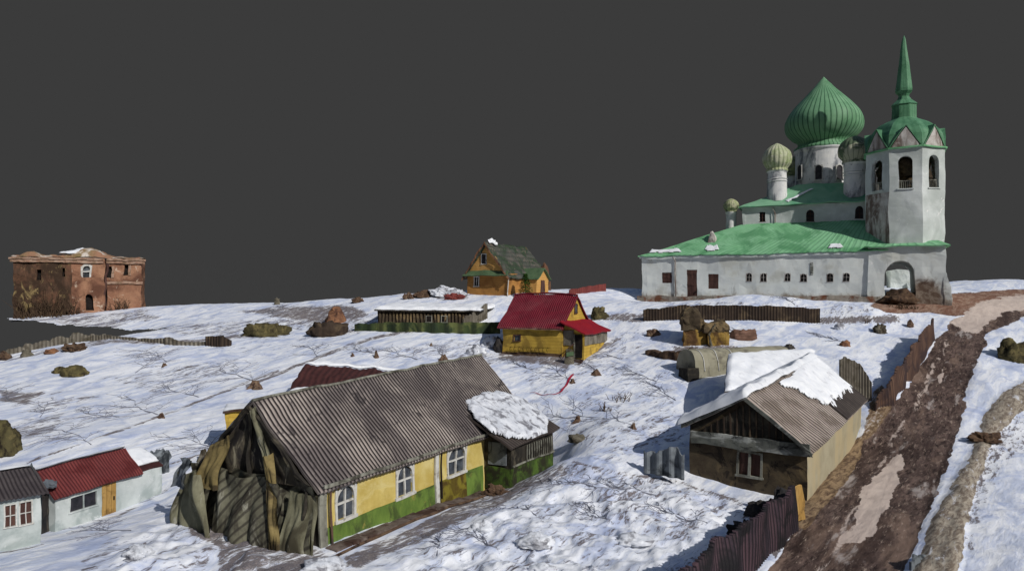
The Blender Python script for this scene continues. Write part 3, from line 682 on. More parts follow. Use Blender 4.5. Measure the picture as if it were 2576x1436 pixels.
for o_, nm in ((sh1, 'shutter'), (sh2, 'shutter'), (dr, 'door')):
    b = B(); L_ = o_[1]-o_[0]
    for k in range(5):
        b.box(OF+aF*(o_[0]+L_*k/5+.01)+Z1*o_[2]+nF*-.12, aF*(L_/5-.03), nF*.08, Z1*(o_[3]-o_[2]))
    b.box(OF+aF*o_[0]+Z1*o_[2]+nF*-.2, aF*L_, nF*.08, Z1*(o_[3]-o_[2]))
    for zz in (.15, .5, .85): b.box(OF+aF*(o_[0])+Z1*(o_[2]+(o_[3]-o_[2])*zz)+nF*-.045, aF*L_, nF*.05, Z1*.1)
    d = b.build(nm, 'brown_wood', church, WB, 1.0)
    if nm == 'door':
        h = B(); h.box(OF+aF*(o_[0]+L_*.85)+Z1*(o_[2]+1.1)+nF*0.0, aF*.07, nF*.1, Z1*.3); h.build('handle', 'dark', d, WB)
b = B(); b.box(OF+aF*sl[0]+Z1*sl[2]+nF*.005, aF*(sl[1]-sl[0]), nF*.06, Z1*(sl[3]-sl[2])); b.build('wall_plaque', 'frieze', church, WB, .6)
# plinth
b = B(); b.box(C(31.5, -.35, -1.9), aF*31, V*.6, Z1*(1.9-.25)); b.build('plinth', 'stone_plinth', church, (.2, .4), .9)
# drainpipes
for (px, v, z0, z1) in ((1700, 0, -.6, 5.2), (1950, 5, 9.9, 12.1)):
    u = cu(px, v)
    b = B(); b.tube([C(u+.35, v-.35, z1), C(u+.05, v-.18, z1-.5), C(u, v-.16, z0+(z1-z0)*.5), C(u, v-.16, z0)], .085); b.build('drainpipe', 'plaster_stain', church, WB, .8)
# lower roof: front plane, left hip, back
e = .45
f0, f1 = C(31+e, -e, ZE), C(-.5, -e, ZE)
t0, t1 = C(17.75, 5.05, 9.95), C(-.5, 5.05, 9.95)
b = B()
b.slab(f0, f1, t1, t0, 120, 12, .16, 44, .02, rag=.02)
b.slab(C(31+e, 20+e, ZE), f0, t0, C(17.75, 15, 9.95), 40, 8, .16, 20, .02)
b.slab(C(-.5, 20+e, ZE), C(31+e, 20+e, ZE), C(17.75, 15, 9.95), C(-.5, 15, 9.95), 40, 6, .16, 30, .02)
b.build('lower_roof', 'green_roof', church, (.16, .33))
b = B(); b.box(C(31+.25, -.3, ZE-.42), aF*31.2, V*.35, Z1*.3); b.build('cornice', 'plaster', church, WB, .9)
# roof chimney stub and snow slivers
cp = C(cu(1790, 1.8), 1.8); zz = cz_(1790, 603, 1.8)
b = B(); b.prism([cp+aF*-.5+Z1*(zz-.6), cp+aF*.5+Z1*(zz-.6), cp+aF*.35+Z1*(zz+.75), cp+aF*.05+Z1*(zz+1.2), cp+aF*-.3+Z1*(zz+.6)], V*.8)
b.build('chimney', 'plaster_stain', church, (.2, .9), .35)
for (pa, pb, va, vb, sd) in ((1632, 1715, .0, .75, 1), (1772, 1812, .1, 1.25, 2), (2082, 2122, 0.0, .8, 3)):
    def RP(px, v):
        u = cu(px, v); k = (v+e)/(5.05+e); return C(u, v, ZE+(9.95-ZE)*k)
    snow_on(church, RP(pa, va), RP(pb, va), RP(pb-(8 if sd != 4 else 0), vb), RP(pa+8, vb), .07, 24, 8, lambda u, v, s=sd: .35-abs(v-.5)*.8+.25*nz2(u, v, s, 3), lift=.14)
# --- upper storey
ZU0, ZU1 = 9.4, 12.4
uw = 19.25
b = B()
fu = lambda px: 17.75-cu(px, 5)
wn = [(fu(1918)-.38, fu(1918)+.38, cz_(1918, 559, 5), cz_(1918, 534, 5), False), (fu(2039)-.55, fu(2039)+.55, cz_(2039, 556, 5), cz_(2039, 527, 5), True),
      (fu(2161)-.5, fu(2161)+.5, cz_(2161, 548, 5), cz_(2161, 518, 5), True)]
b.facade(C(17.75, 5), aF, nF, uw, ZU0, ZU1, wn, .4)
b.face([C(17.75, 5, ZU0), C(17.75, 19, ZU0), C(17.75, 19, ZU1), C(17.75, 5, ZU1)])
b.face([C(-1.5, 5, ZU0), C(-1.5, 19, ZU0), C(-1.5, 19, ZU1), C(-1.5, 5, ZU1)])
b.face([C(-1.5, 19, ZU0), C(17.75, 19, ZU0), C(17.75, 19, ZU1), C(-1.5, 19, ZU1)])
b.build('upper_wall', 'plaster', church, WB, 1.0)
for w_ in wn:
    window(church, C(17.75, 5), aF, nF, *w_[:4], 'brown_wood', 'glass_dark', .06, -.03, .34, (1, 2), w_[4], WB, seg=.8)
b = B()
# pilaster strips on the upper storey
for px in (1868, 1940, 2106):
    s_ = fu(px); b.box(C(17.75, 5)+aF*(s_)+Z1*ZU0+nF*-.02, aF*.35, nF*.12, Z1*(ZU1-ZU0-.15))
b.box(C(17.75+.1, 5-.14, ZU1-.3), aF*(uw+.2), V*.2, Z1*.22)
b.build('pilasters', 'plaster', church, WB, .9)
ap = (8, 12); e2 = .55
cr = [(17.75+e2, 5-e2), (-1.5-e2, 5-e2), (-1.5-e2, 21+e2), (17.75+e2, 21+e2)]
tp = [(11, 9.4), (4.5, 9.4), (4.5, 18), (11, 18)]
b = B()
for i in range(4):
    j = (i+1) % 4
    b.slab(C(*cr[i], ZU1-.05), C(*cr[j], ZU1-.05), C(*tp[j], 15.7), C(*tp[i], 15.7), 24, 10, .14, 12, .015)
b.face([C(*t, 15.66) for t in tp])
b.build('upper_roof', 'green_roof_upper', church, (.22, .3))
def UR(px, py):   # point on the upper front roof plane
    best = None
    for v in np.arange(4.5, 9, .05):
        z = ZU1-.05+(15.75-ZU1)*(v-(5-e2))/(9.4-5+e2)
        y = HY-F*z/C(cu(px, v), v).y
        if best is None or abs(y-py) < best[0]: best = (abs(y-py), C(cu(px, v), v, z))
    return best[1]
snow_on(church, UR(1976, 505), UR(1984, 508), UR(2050, 476), UR(2038, 478), .1, 10, 24, lambda u, v: .3-abs(u-.5)*.7+.15*nz2(u, v, 3, 4), lift=.12)
# --- main drum and dome
DC = C(7.6, 14); mz = .01577; zy = lambda y, Yd=DC.y: (HY-(180+y*.3065)*.8914)/F*Yd
drum = B(); drum.lathe(DC, [(4.05, 15.0), (3.95, 16.2), (3.9, 18), (3.9, zy(830)), (4.1, zy(812)), (4.1, zy(800))], 64)
drum_o = drum.build('dome_drum', 'plaster_drum', church, (.07, .5))
prof = [(4.15, zy(800)), (4.15, zy(780)), (3.75, zy(765)), (3.55, zy(740)), (3.8, zy(715)), (4.3, zy(695)), (4.75, zy(670)), (5.2, zy(635)), (5.42, zy(600)), (5.47, zy(560)), (5.38, zy(525)), (5.15, zy(490)),
        (4.75, zy(450)), (4.2, zy(405)), (3.55, zy(360)), (2.85, zy(315)), (2.15, zy(270)), (1.6, zy(235)), (1.05, zy(195)), (.62, zy(165)), (.28, zy(140)), (.02, zy(122))]
# smooth the profile
def spl(pf, m=3):
    out = []
    for i in range(len(pf)-1):
        p0, p1, p2, p3 = pf[max(i-1, 0)], pf[i], pf[i+1], pf[min(i+2, len(pf)-1)]
        for k in range(m):
            t = k/m; out.append(tuple(.5*((2*p1[c])+(-p0[c]+p2[c])*t+(2*p0[c]-5*p1[c]+4*p2[c]-p3[c])*t*t+(-p0[c]+3*p1[c]-3*p2[c]+p3[c])*t**3) for c in (0, 1)))
    return out+[pf[-1]]
b = B(); b.lathe(DC, [(r*.985, z) for r, z in spl(prof, 2)], 320, .004, 44, 44)
b.build('main_dome', 'dome', church, (.06, .5), smooth=True)
# drum windows
for px in (2060, 2110, 2014):
    k = (px-CX)/F
    # horizontal angle on the drum: solve by scan
    best = None
    for th in np.arange(0, 360, .5):
        p = DC+Vector((3.92*math.cos(math.radians(th)), 3.92*math.sin(math.radians(th)), 0))
        nn = Vector((math.cos(math.radians(th)), math.sin(math.radians(th)), 0))
        if nn.dot(-p) < 0: continue
        dd = abs(p.x/p.y-k)
        if best is None or dd < best[0]: best = (dd, p, nn)
    _, p, nn = best; aa = Vector((-nn.y, nn.x, 0)); p0 = p-aa*.45
    z0, z1 = (HY-452)/F*p.y, (HY-416)/F*p.y
    window(drum_o, p0, aa, nn, 0, .9, z0, z1, 'white_frame', 'glass_dark', .12, .26, -.14, (1, 3), True)
# --- small domes
def small_dome(u, v, px, ytop, yneck, ybase, half, mat, dr_mat='plaster_drum', gate=5):
    c = C(u, v); k = c.y/F; Z = lambda y: (HY-y)*k
    H = yneck-ytop; R = half*k
    pf = [(.74, 1.06), (.74, 1.0), (.70, .97), (.78, .90), (.94, .78), (1.0, .62), (.99, .52), (.93, .40), (.80, .28), (.60, .17), (.38, .09), (.2, .04), (.02, 0)]
    d = B(); d.lathe(c, [(R*.72, Z(ybase)-1.2), (R*.68, Z(ybase)), (R*.64, Z((ybase+yneck)/2)), (R*.65, Z(yneck+8)), (R*.73, Z(yneck+4)), (R*.73, Z(yneck))], 32)
    if gate: 
        for zf in (.25, .35): d.lathe(c, [(R*.655, Z(yneck+8)-(Z(yneck)-Z(ybase))*zf), (R*.70, Z(yneck+8)-(Z(yneck)-Z(ybase))*zf-.08), (R*.655, Z(yneck+8)-(Z(yneck)-Z(ybase))*zf-.16)], 32)
    dd = d.build('small_drum', dr_mat, church, (.08, .6))
    o = B(); o.lathe(c, [(a*R, Z(ytop+t*H)) for a, t in spl(pf, 2)], 160, .03, 20, 20)
    o.build('small_dome', mat, dd, (.08, .6))
small_dome(cu(1955, 7), 7, 0, 361, 428, 487, 35, 'dome_pale')
small_dome(cu(2150, 7), 7, 0, 341, 407, 478, 39, 'dome_tower_shade')
small_dome(cu(1990, 17), 17, 0, 392, 442, 490, 26, 'dome_moss')
small_dome(cu(2178, 17), 17, 0, 352, 407, 470, 33, 'dome_pale')
small_dome(cu(1839, 6), 6, 0, 499, 532, 575, 19, 'dome_moss', gate=0)
# --- bell tower
TC = C(-2.3, 4.5); TR = 4.72
def oc(k, r=TR): # vertex k of the octagon, faces aligned with the body
    a = math.atan2(-V.y, -V.x)+math.radians(22.5+45*k); return TC+Vector((math.cos(a)*r, math.sin(a)*r, 0))
ZT0, ZT1 = 6.0, (HY-376)/F*86
b = B(); belfry = []
for k in range(8):
    p, q = oc(k-1), oc(k); L_ = (q-p).length; a_ = (q-p).normalized(); n_ = ((p+q)/2-TC).normalized()
    wz0, wz1 = (HY-476)/F*86, (HY-394)/F*86
    b.facade(p, a_, n_, L_, ZT0-.3, ZT1, [(L_/2-.78, L_/2+.78, wz0, wz1, True)], .55)
    belfry.append((p, a_, n_, L_, wz0, wz1))
tower = b.build('bell_tower', 'plaster', church, (.13, .35), .9)
for k in (7, 0, 1):
    p, a_, n_, L_, wz0, wz1 = belfry[k]
    b = B()
    for i in range(7): b.box(p+a_*(L_/2-.7+i*.22)+Z1*wz0-n_*.3, a_*.07, n_*.06, Z1*.95)
    b.box(p+a_*(L_/2-.78)+Z1*(wz0+.95)-n_*.33, a_*1.56, n_*.12, Z1*.09)
    b.build('belfry_railing', 'pale_corner', tower, (.13, .35), .6)
    b = B(); b.box(p+a_*(L_/2-.95)+Z1*(wz0-.14)-n_*.03, a_*1.9, n_*.16, Z1*.13); b.build('belfry_sill', 'plaster', tower, (.13, .35), .7)
# stained left face panel, rubble inside the belfry, bell
b = B(); b.lathe(TC, [(0.02, wz0-.3), (3.6, wz0-.3), (3.6, wz0-.1), (2.4, wz0), (2.5, wz0+1.5), (2.9, wz0+3), (2.2, wz1+.3), (.02, wz1+.8)], 16)
b.build('bell_frame', 'log_wall', tower, (.8, .9), .6)
p, a_, n_, L_, _, _ = belfry[7]
b = B()
q = lambda x, z: p+a_*x+Z1*z+n_*.02
b.facade(p+n_*.025, a_, n_, L_, ZT0+.1, wz0-.4, [], .1); b.build('weathered_face', 'plaster_stain', tower, (.13, .35), .9)
# cornice rings
def octring(r0, r1, z0, z1, bb):
    for k in range(8):
        a0, a1, c0, c1 = oc(k, r0), oc(k+1, r0), oc(k, r1), oc(k+1, r1)
        bb.face([a0+Z1*z0, a1+Z1*z0, c1+Z1*z0, c0+Z1*z0]); bb.face([a0+Z1*z1, a1+Z1*z1, c1+Z1*z1, c0+Z1*z1])
        bb.face([c0+Z1*z0, c1+Z1*z0, c1+Z1*z1, c0+Z1*z1])
b = B(); octring(4.3, 5.0, ZT1-.02, ZT1+.16, b); b.build('tower_cornice', 'green_roof', tower, (.13, .35), .8)
# octagonal cupola
kz = TC.y/F; Zt = lambda y: (HY-y)*kz
def octloft(bb, prof_, uv=1):
    for (r0, z0), (r1, z1) in zip(prof_, prof_[1:]):
        for k in range(8):
            bb.face([oc(k, r0)+Z1*z0, oc(k+1, r0)+Z1*z0, oc(k+1, r1)+Z1*z1, oc(k, r1)+Z1*z1], [(k*3, 0), (k*3+3, 0), (k*3+3, 1), (k*3, 1)])
b = B(); octloft(b, spl([(4.75, ZT1+.14), (4.5, Zt(352)), (3.95, Zt(336)), (3.2, Zt(320)), (2.4, Zt(310)), (1.7, Zt(303)), (1.55, Zt(300))], 2))
b.build('cupola', 'dome_plain', tower, (.1, .4), .9)
b = B(); octloft(b, [(1.52, Zt(302)), (1.45, Zt(268)), (1.58, Zt(266)), (1.4, Zt(262)), (.85, Zt(252)), (.62, Zt(244)), (.7, Zt(238)), (1.0, Zt(232)), (1.02, Zt(226)), (.88, Zt(205)), (.62, Zt(160)), (.34, Zt(118)), (.2, Zt(100)), (.02, Zt(90))])
b.build('spire', 'dome_plain', tower, (.07, .5), .8)
for k in range(8):
    p, a_, n_, L_, _, _ = belfry[k]
    m = p+a_*(L_/2); hh = Zt(340)-ZT1
    b = B()
    b.prism([m-a_*1.55+Z1*(ZT1+.15)+n_*.1, m+a_*1.55+Z1*(ZT1+.15)+n_*.1, m+Z1*(ZT1+hh+.1)+n_*.1], -n_*.9)
    pd = b.build('pediment', 'plaster_stain', tower, (.1, .4), .8)
    b = B()
    for sg in (-1, 1):
        e0 = m+a_*sg*1.72+Z1*(ZT1+.14)+n_*.14; e1 = m+Z1*(ZT1+hh+.24)+n_*.14
        b.prism([e0, e1, e1+Z1*.16, e0+Z1*.16], -n_*1.2)
    b.build('pediment_trim', 'dome_plain', pd, (.1, .4), .8)
# gate block with the arch through it
b = B()
gl = 8.3                      # block from u=1.8 to u=-6.5, front at v=-.25
aw = (1.8-cu(2226, -.25), 1.8-cu(2302, -.25)); az1 = cz_(2264, 656, -.25)
b.facade(C(1.8, -.25), aF, nF, gl, -2.2, 5.95, [(aw[0], aw[1], -2.1, az1, True, 9.8)], 9.8)
b.facade(C(1.8, 9.55), aF, nF, gl, -2.2, 5.95, [(aw[0], aw[1], -2.1, az1, True, 0.01)], 0.01)
b.face([C(1.8, -.25, -2.2), C(1.8, 9.55, -2.2), C(1.8, 9.55, 5.95), C(1.8, -.25, 5.95)])
b.face([C(-6.5, -.25, -2.2), C(-6.5, 9.55, -2.2), C(-6.5, 9.55, 5.95), C(-6.5, -.25, 5.95)])
b.face([C(1.8, -.25, 5.95), C(1.8, 9.55, 5.95), C(-6.5, 9.55, 5.95), C(-6.5, -.25, 5.95)])
gate = b.build('gate_block', 'plaster_gate', church, (.2, .35), .9)
b = B(); b.prism([C(-6.3, -.32, -2), C(-7.2, -.32, -2), C(-7.0, -.32, .9), C(-6.55, -.32, 2.6), C(-6.3, -.32, 2.7)], V*9)
b.build('buttress', 'plaster_gate', gate, (.3, .45), .6)
b = B()
rr = [C(2.3, -.75, 5.9), C(-7.0, -.75, 5.9), C(-7.0, 10, 5.9), C(2.3, 10, 5.9)]
rt = [C(1.2, .9, 6.55), C(-5.8, .9, 6.55), C(-5.8, 8.6, 6.55), C(1.2, 8.6, 6.55)]
for i in range(4): b.slab(rr[i], rr[(i+1) % 4], rt[(i+1) % 4], rt[i], 24, 3, .14, 10, .015)
b.build('gate_roof', 'green_roof', gate, (.2, .35))

b = B(); b.box(P(2240, 745, 99), (2.9, -.6, 0), (.5, 2, 0), Z1*3.7); b.box(P(2285, 745, 98), (1.0, -.1, 0), (.3, 1.5, 0), Z1*1.9)
b.build('rear_porch', 'plaster', church, (.25, .6), .5)
# ================================================================== generic gabled building
def gabled(root, E, d, L, W, ze, zr, zb, over=.4, ops=(), gops=(), wall='yellow', roof='grey_roof', waves=60, wob=(.08, .6), gwall=None, tilt=(0, 0), roofth=.12, backroof=None, ends=None, amp=.035, seg=.9, gops1=(), rr=True, kraise=0):
    """E: wall corner (near end, visible long side); d: along; the back side lies to the left of d"""
    E = Vector((E[0], E[1], 0)); d = Vector(d).normalized(); n = Vector((-d.y, d.x, 0))
    b = B()
    q = lambda t, w, z: E+d*t+n*w+Vector((0, 0, z+(tilt[0] if False else 0)))
    te, tr = tilt
    b.facade(E, d, -n, L, zb, ze, list(ops), .14)
    b.face([q(0, 0, ze), q(L, 0, ze), q(L, 0, ze+te)])
    b.face([q(0, W, zb), q(L, W, zb), q(L, W, ze+te), q(0, W, ze)])
    b.facade(E+d*L, n, d, W, zb, ze, list(gops1), .14)
    b.face([q(L, 0, ze), q(L, W, ze), q(L, W, ze+te), q(L, W/2, zr+tr), q(L, 0, ze+te)])
    if not gwall:
        b.facade(E, n, -d, W, zb, ze, list(gops), .14); b.face([q(0, 0, ze), q(0, W, ze), q(0, W/2, zr)])
    b.build('wall', wall, root, wob, seg)
    if kraise:
        b_ = B(); b_.prism([q(.02, W/2, ze), q(.02, W, ze), q(.02, W, ze+kraise+.1), q(.02, W/2, zr+.05)], d*.12); b_.build('gable_fill', 'dark_boards', root, wob, seg)
        b_ = B(); b_.prism([q(0, W, ze), q(L, W, ze), q(L, W, ze+kraise+te), q(0, W, ze+kraise)], -n*.12); b_.build('back_wall_top', 'dark_boards', root, wob, seg)
    if gwall:
        g = B(); g.facade(E, n, -d, W, zb, ze, list(gops), .14); g.face([q(0, 0, ze), q(0, W, ze), q(0, W/2, zr)])
        g.build('gable_wall', gwall, root, wob, seg)
    sl = (zr-ze)/(W/2)
    o = over
    P0 = q(-o, -o, ze-sl*o+.1); P1 = q(L+o, -o, ze-sl*o+te+.1); R0 = q(-o, W/2, zr+.1); R1 = q(L+o, W/2, zr+tr+.1)
    K0 = q(-o, W+o, ze-sl*o+.1+kraise); K1 = q(L+o, W+o, ze-sl*o+te+.1+kraise)
    b = B(); nu = max(16, waves*8)
    b.slab(P0, P1, R1, R0, nu, 14, roofth, waves, amp)
    if not backroof: b.slab(K0, K1, R1, R0, nu, 6, roofth, waves, amp)
    b.build('roof', roof, root, wob)
    if backroof:
        b = B(); b.slab(K0, K1, R1, R0, nu, 6, roofth, waves, amp); b.build('back_roof', backroof, root, wob)
    if rr:
        b = B(); b.tube([R0+Z1*.03, R0.lerp(R1, .33)+Z1*.03, R0.lerp(R1, .66)+Z1*.03, R1+Z1*.03], .09); b.build('ridge_cap', roof if 'red' in roof else 'pale_corner', root, wob, 1.5)
    return P0, P1, R1, R0, K0, K1, q

# ================================================================== YELLOW LONG HOUSE (foreground)
yh = thing('yellow_house', 'long yellow house with green base and grey corrugated roof in the foreground', 'house', (-8, 40, -12.5))
d = Vector((.501, .865, 0)).normalized(); n = Vector((-d.y, d.x, 0))
E0 = Vector((-9.2, 33, 0))+n*.4+d*.3; YL = 20.9
yw = [(1.25, 2.45, -11.3, -9.75, True), (5.95, 7.25, -11.35, -9.72, True), (10.9, 12.7, -11.35, -9.62, True)]
WY = (.09, .45)
q4 = gabled(yh, E0, d, YL, 8.6, -9.28, -5.55, -13.2, .4, yw, (), 'yellow', 'grey_roof', 80, WY, gwall='dark_boards', tilt=(0, .7), amp=.06)
P0, P1, R1, R0, K0, K1, q = q4
for w_ in yw:
    f = window(yh, E0, d, -n, *w_[:4], 'white_frame', 'glass', .16, .07, .1, (1, 1), True, WY, seg=.8)
# green base, olive stretch, corner boards, pipes
b = B(); b.box(q(-.02, -.03, -13.2), d*9.35, -n*.06, Z1*1.72); b.build('base', 'green_base', yh, WY, .9)
b = B(); b.box(q(9.75, -.03, -13.2), d*3.0, -n*.06, Z1*1.72); b.build('base', 'olive_base', yh, WY, .9)
b = B(); b.box(q(12.76, -.03, -13.2), d*1.95, -n*.06, Z1*1.74); b.build('base', 'green_base', yh, WY, .9)
b = B(); b.box(q(-.1, -.06, -13.2), d*.5, -n*.1, Z1*3.85); b.build('corner_board', 'pale_corner', yh, WY, .8)
b = B(); b.box(q(9.38, -.04, -13.0), d*.34, -n*.12, Z1*3.6); b.build('corner_board', 'white_frame', yh, WY, .8)
b = B(); b.tube([q(.55, -.25, -9.5), q(.6, -.22, -10.5), q(.6, -.24, -12.3), q(.75, -.4, -12.6)], .06); b.build('drainpipe', 'fence_brown', yh, WY, .6)
b = B(); b.tube([q(9.9, -.25, -9.4), q(9.85, -.2, -10.5), q(9.85, -.22, -12.4)], .06); b.build('drainpipe', 'dark', yh, WY, .6)
b = B(); b.box(q(0, -.3, -9.42), d*15, -n*.08, Z1*.16); b.build('eave_board', 'pale_corner', yh, WY, .8)
# porch at the far end
pc = lambda t, p_, z: E0+d*t-n*p_+Z1*z
b = B(); b.prism([pc(15.0, 0, -13), pc(15.0, 2.1, -13), pc(15.0, 2.1, -9.85), pc(15.0, 0, -9.35)], d*6.1)
b.build('porch_wall', 'dark_boards', yh, WY, .8)
b = B(); b.box(pc(15.02, 2.11, -13), d*6.0, -n*.06, Z1*1.55); b.box(pc(14.93, .15, -13), d*.06, -n*1.98, Z1*1.5); b.build('porch_base', 'green_deep', yh, (.12, .5), .8)
b = B(); b.box(pc(14.92, .35, -11.35), d*.07, -n*1.4, Z1*1.5); pw = b.build('porch_glazing', 'slate_sheet', yh, WY, .7)
b = B()
for i in range(12): b.box(pc(17+i*.33, 2.18, -11.4), d*.06, -n*.06, Z1*1.1)
b.box(pc(15.1, 2.16, -11.48), d*5.9, -n*.1, Z1*.1); b.build('porch_rail', 'pale_corner', yh, WY, .8)
sl = (-5.55+9.28)/4.3
pr = [pc(14.3, 2.5, -9.95), pc(21.6, 2.5, -9.85), pc(21.6, -1.6, -7.75), pc(14.3, -1.6, -7.86)]
b = B(); b.slab(*pr, 100, 10, .14, 24, .04); b.build('porch_roof', 'grey_roof_wet', yh, WY)
def cov(u, v): return 1.0-((u-.50)/.52)**2-((v-.5)/.50)**2+.28*nz2(u, v, 3, 5)
snow_on(yh, pr[0]+d*-.1, pr[1], pr[2]+n*.6+Z1*.55, pr[3]+n*.6+Z1*.55, .24, 56, 44, cov, 'snow_dirty', lift=.12)
# snow along the ridge on the far slope
snow_on(yh, R0+n*.02, R1+n*.02, R1.lerp(K1, .5), R0.lerp(K0, .5), .16, 60, 12, lambda u, v: .5-v*.3+.15*nz2(u, v, 5, 6), lift=.1)
# torn gable end: crumpled sheeting hanging over a buckled frame
def crumple(name, mat, quad, nu, nv, amp, sc, parent, seed, out):
    p00, p10, p11, p01 = map(Vector, quad)
    def f(u, v):
        p = (p00*(1-u)+p10*u)*(1-v)+(p01*(1-u)+p11*u)*v
        k = math.sin(math.pi*min(1, max(0, u)))**.4
        w = noise.noise_vector(p*sc+Vector((seed, 0, 0)))*amp
        fold = abs(noise.noise(Vector((u*5+seed, v*1.3, 0))))*amp*1.8
        return p+w*(.4+.6*k)+out*fold
    b = B(); b.quadgrid(f, nu, nv, 9, skew=7); b.quadgrid(lambda u, v: f(u, v)-out*.05, nu, nv, 9, True, skew=7)
    return b.build(name, mat, parent, smooth=True)
go = -d
G = lambda w, z, o=0: E0+n*w+Z1*z+go*o
for mt_, qd, nu_, nv_, am_, sc_, sd_ in (
    ('striped_sheet', (G(-.4, -13.3, .75), G(9.5, -13.3, .75), G(8.9, -9.1, .35), G(-.3, -9.1, .35)), 60, 30, .35, .5, 11),
    ('streak_sheet', (G(.3, -9.3, .35), G(8.3, -9.3, .35), G(4.6, -5.95, .2), G(3.9, -5.95, .2)), 40, 26, .22, .6, 12),
    ('striped_sheet', (G(1.4, -13.2, 1.3), G(6.2, -13.2, 1.6), G(6.0, -9.0, .9), G(1.8, -9.2, .7)), 40, 28, .40, .5, 13),
    ('olive_pale', (G(5.2, -13.2, 2.0), G(9.3, -13.2, 1.2), G(9.9, -9.6, .6), G(6.6, -9.3, 1.5)), 30, 24, .42, .55, 1),
    ('ochre_sheet', (G(1.2, -12.4, 1.3), G(1.75, -12.3, 1.5), G(2.9, -8.0, .7), G(2.45, -7.8, .6)), 10, 24, .3, .9, 3),
    ('olive_pale', (G(-.45, -13.3, .9), G(1.5, -13.4, 1.5), G(1.3, -9.5, .55), G(-.35, -9.7, .35)), 20, 22, .25, .7, 4),
    ('ochre_sheet', (G(5.6, -9.9, 1.5), G(7.5, -9.9, 1.5), G(6.9, -8.0, .8), G(5.6, -7.3, .6)), 16, 14, .3, .8, 5),
    ('slate_sheet', (G(8.6, -10.3, 1.3), G(10.1, -10.5, .9), G(9.7, -8.9, .4), G(8.4, -8.9, .9)), 12, 12, .3, .9, 6),
    ('olive_pale', (G(1.9, -9.6, .75), G(2.3, -9.7, .8), G(4.15, -5.9, .6), G(3.9, -5.7, .5)), 8, 20, .2, .9, 7),
    ('striped_sheet', (G(-.2, -13.5, 2.4), G(6.6, -13.5, 3.2), G(6.0, -12.4, 1.7), G(.2, -12.2, 1.0)), 34, 10, .3, .7, 9)):
    crumple('torn_sheeting', mt_, qd, nu_, nv_, am_, sc_, yh, sd_, go)
b = B()
for (w0, z0, w1, z1) in ((.2, -12.8, .3, -9.4), (4.3, -12.8, 4.3, -6), (.1, -9.3, 4.3, -5.7), (4.3, -5.7, 8.5, -9.3), (.3, -11, 6, -10.2)):
    b.tube([G(w0, z0, .55), G((w0+w1)/2, (z0+z1)/2, .6), G(w1, z1, .45)], .1, 5)
b.build('gable_frame', 'dark_boards', yh, (.15, .8), .5)
# walkway along the wall
b = B()
for i in range(13):
    z = ground(*(pc(i*1.15+.5, .7, 0)).xy)
    b.box(pc(i*1.15+.1, .35, z-.1), d*1.08, -n*.75, Z1*(.2+.03*math.sin(i*3)))
tag(b.build('walkway', 'concrete', None, (.06, .9), .6), 'narrow concrete walkway of slabs along the foot of the long yellow wall', 'walkway')
b = B(); b.tube([pc(-.5, 1.5, ground(*pc(-.5, 1.5, 0).xy)+.1)]+[pc(i*1.5, 1.35, ground(*pc(i*1.5, 1.35, 0).xy)+.1) for i in range(1, 11)], .07)
tag(b.build('pipe', 'earth', None, (.06, .9)), 'rusty brown pipe lying in front of the long yellow house wall', 'pipe')

# ================================================================== RIGHT GREY HOUSE
gh = thing('grey_house', 'old house with half snow-covered corrugated roof and cream side wall beside the muddy road', 'house', (18, 46, -12))
d = Vector((11.5, 16, 0)).normalized(); n = Vector((-d.y, d.x, 0))
E0 = Vector((17.5, 40, 0))+n*.4+d*.35; GL = 18.2
WG = (.1, .4)
go_ = (2.75, 4.05, -11.2, -9.85, False)
P0, P1, R1, R0, K0, K1, q = gabled(gh, E0, d, GL, 7.2, -9.1, -6.42, -13.2, .4, (), (go_,), 'cream', 'grey_roof2', 46, WG, gwall='log_wall', tilt=(.75, 1.1), amp=.04, kraise=.75)
f = window(gh, E0, n, -d, 2.75, 4.05, -11.2, -9.85, 'pale_corner', 'brown_wood', .14, .06, .1, (1, 0), False, WG, seg=.7)
b = B(); b.box(E0+n*3.32-d*.06+Z1*-11.2, n*.16, -d*.05, Z1*1.35); b.build('mullion', 'pale_corner', f, WG, .7)
# frieze board between wall and dark gable
b = B(); b.box(E0+n*-.15-d*.05+Z1*-9.55, n*7.2, -d*.22, Z1*.75); b.build('frieze', 'frieze', gh, (.14, .6), .6)
b = B(); b.prism([E0+n*.3-d*.05+Z1*-8.8, E0+n*6.6-d*.05+Z1*-8.8, E0+n*3.45-d*.05+Z1*-6.75], -d*.08); gb = b.build('gable_boards', 'dark_boards', gh, WG, .7)
b = B()
for i in range(14):
    w = .9+i*.4; hgt = 2.05*(1-abs(w-3.45)/3.15)
    if hgt > .2: b.box(E0+n*w-d*.13+Z1*-8.78, n*.09, -d*.05, Z1*hgt)
b.build('batten', 'fence_dark', gb, WG, .7)
b = B()
for A_, B_ in ((P0, R0), (K0, R0)):
    b.prism([A_-Z1*.16, R0-Z1*.16, R0+Z1*.1, A_+Z1*.1], -d*.07)
b.build('bargeboard', 'frieze', gh, WG, .7)
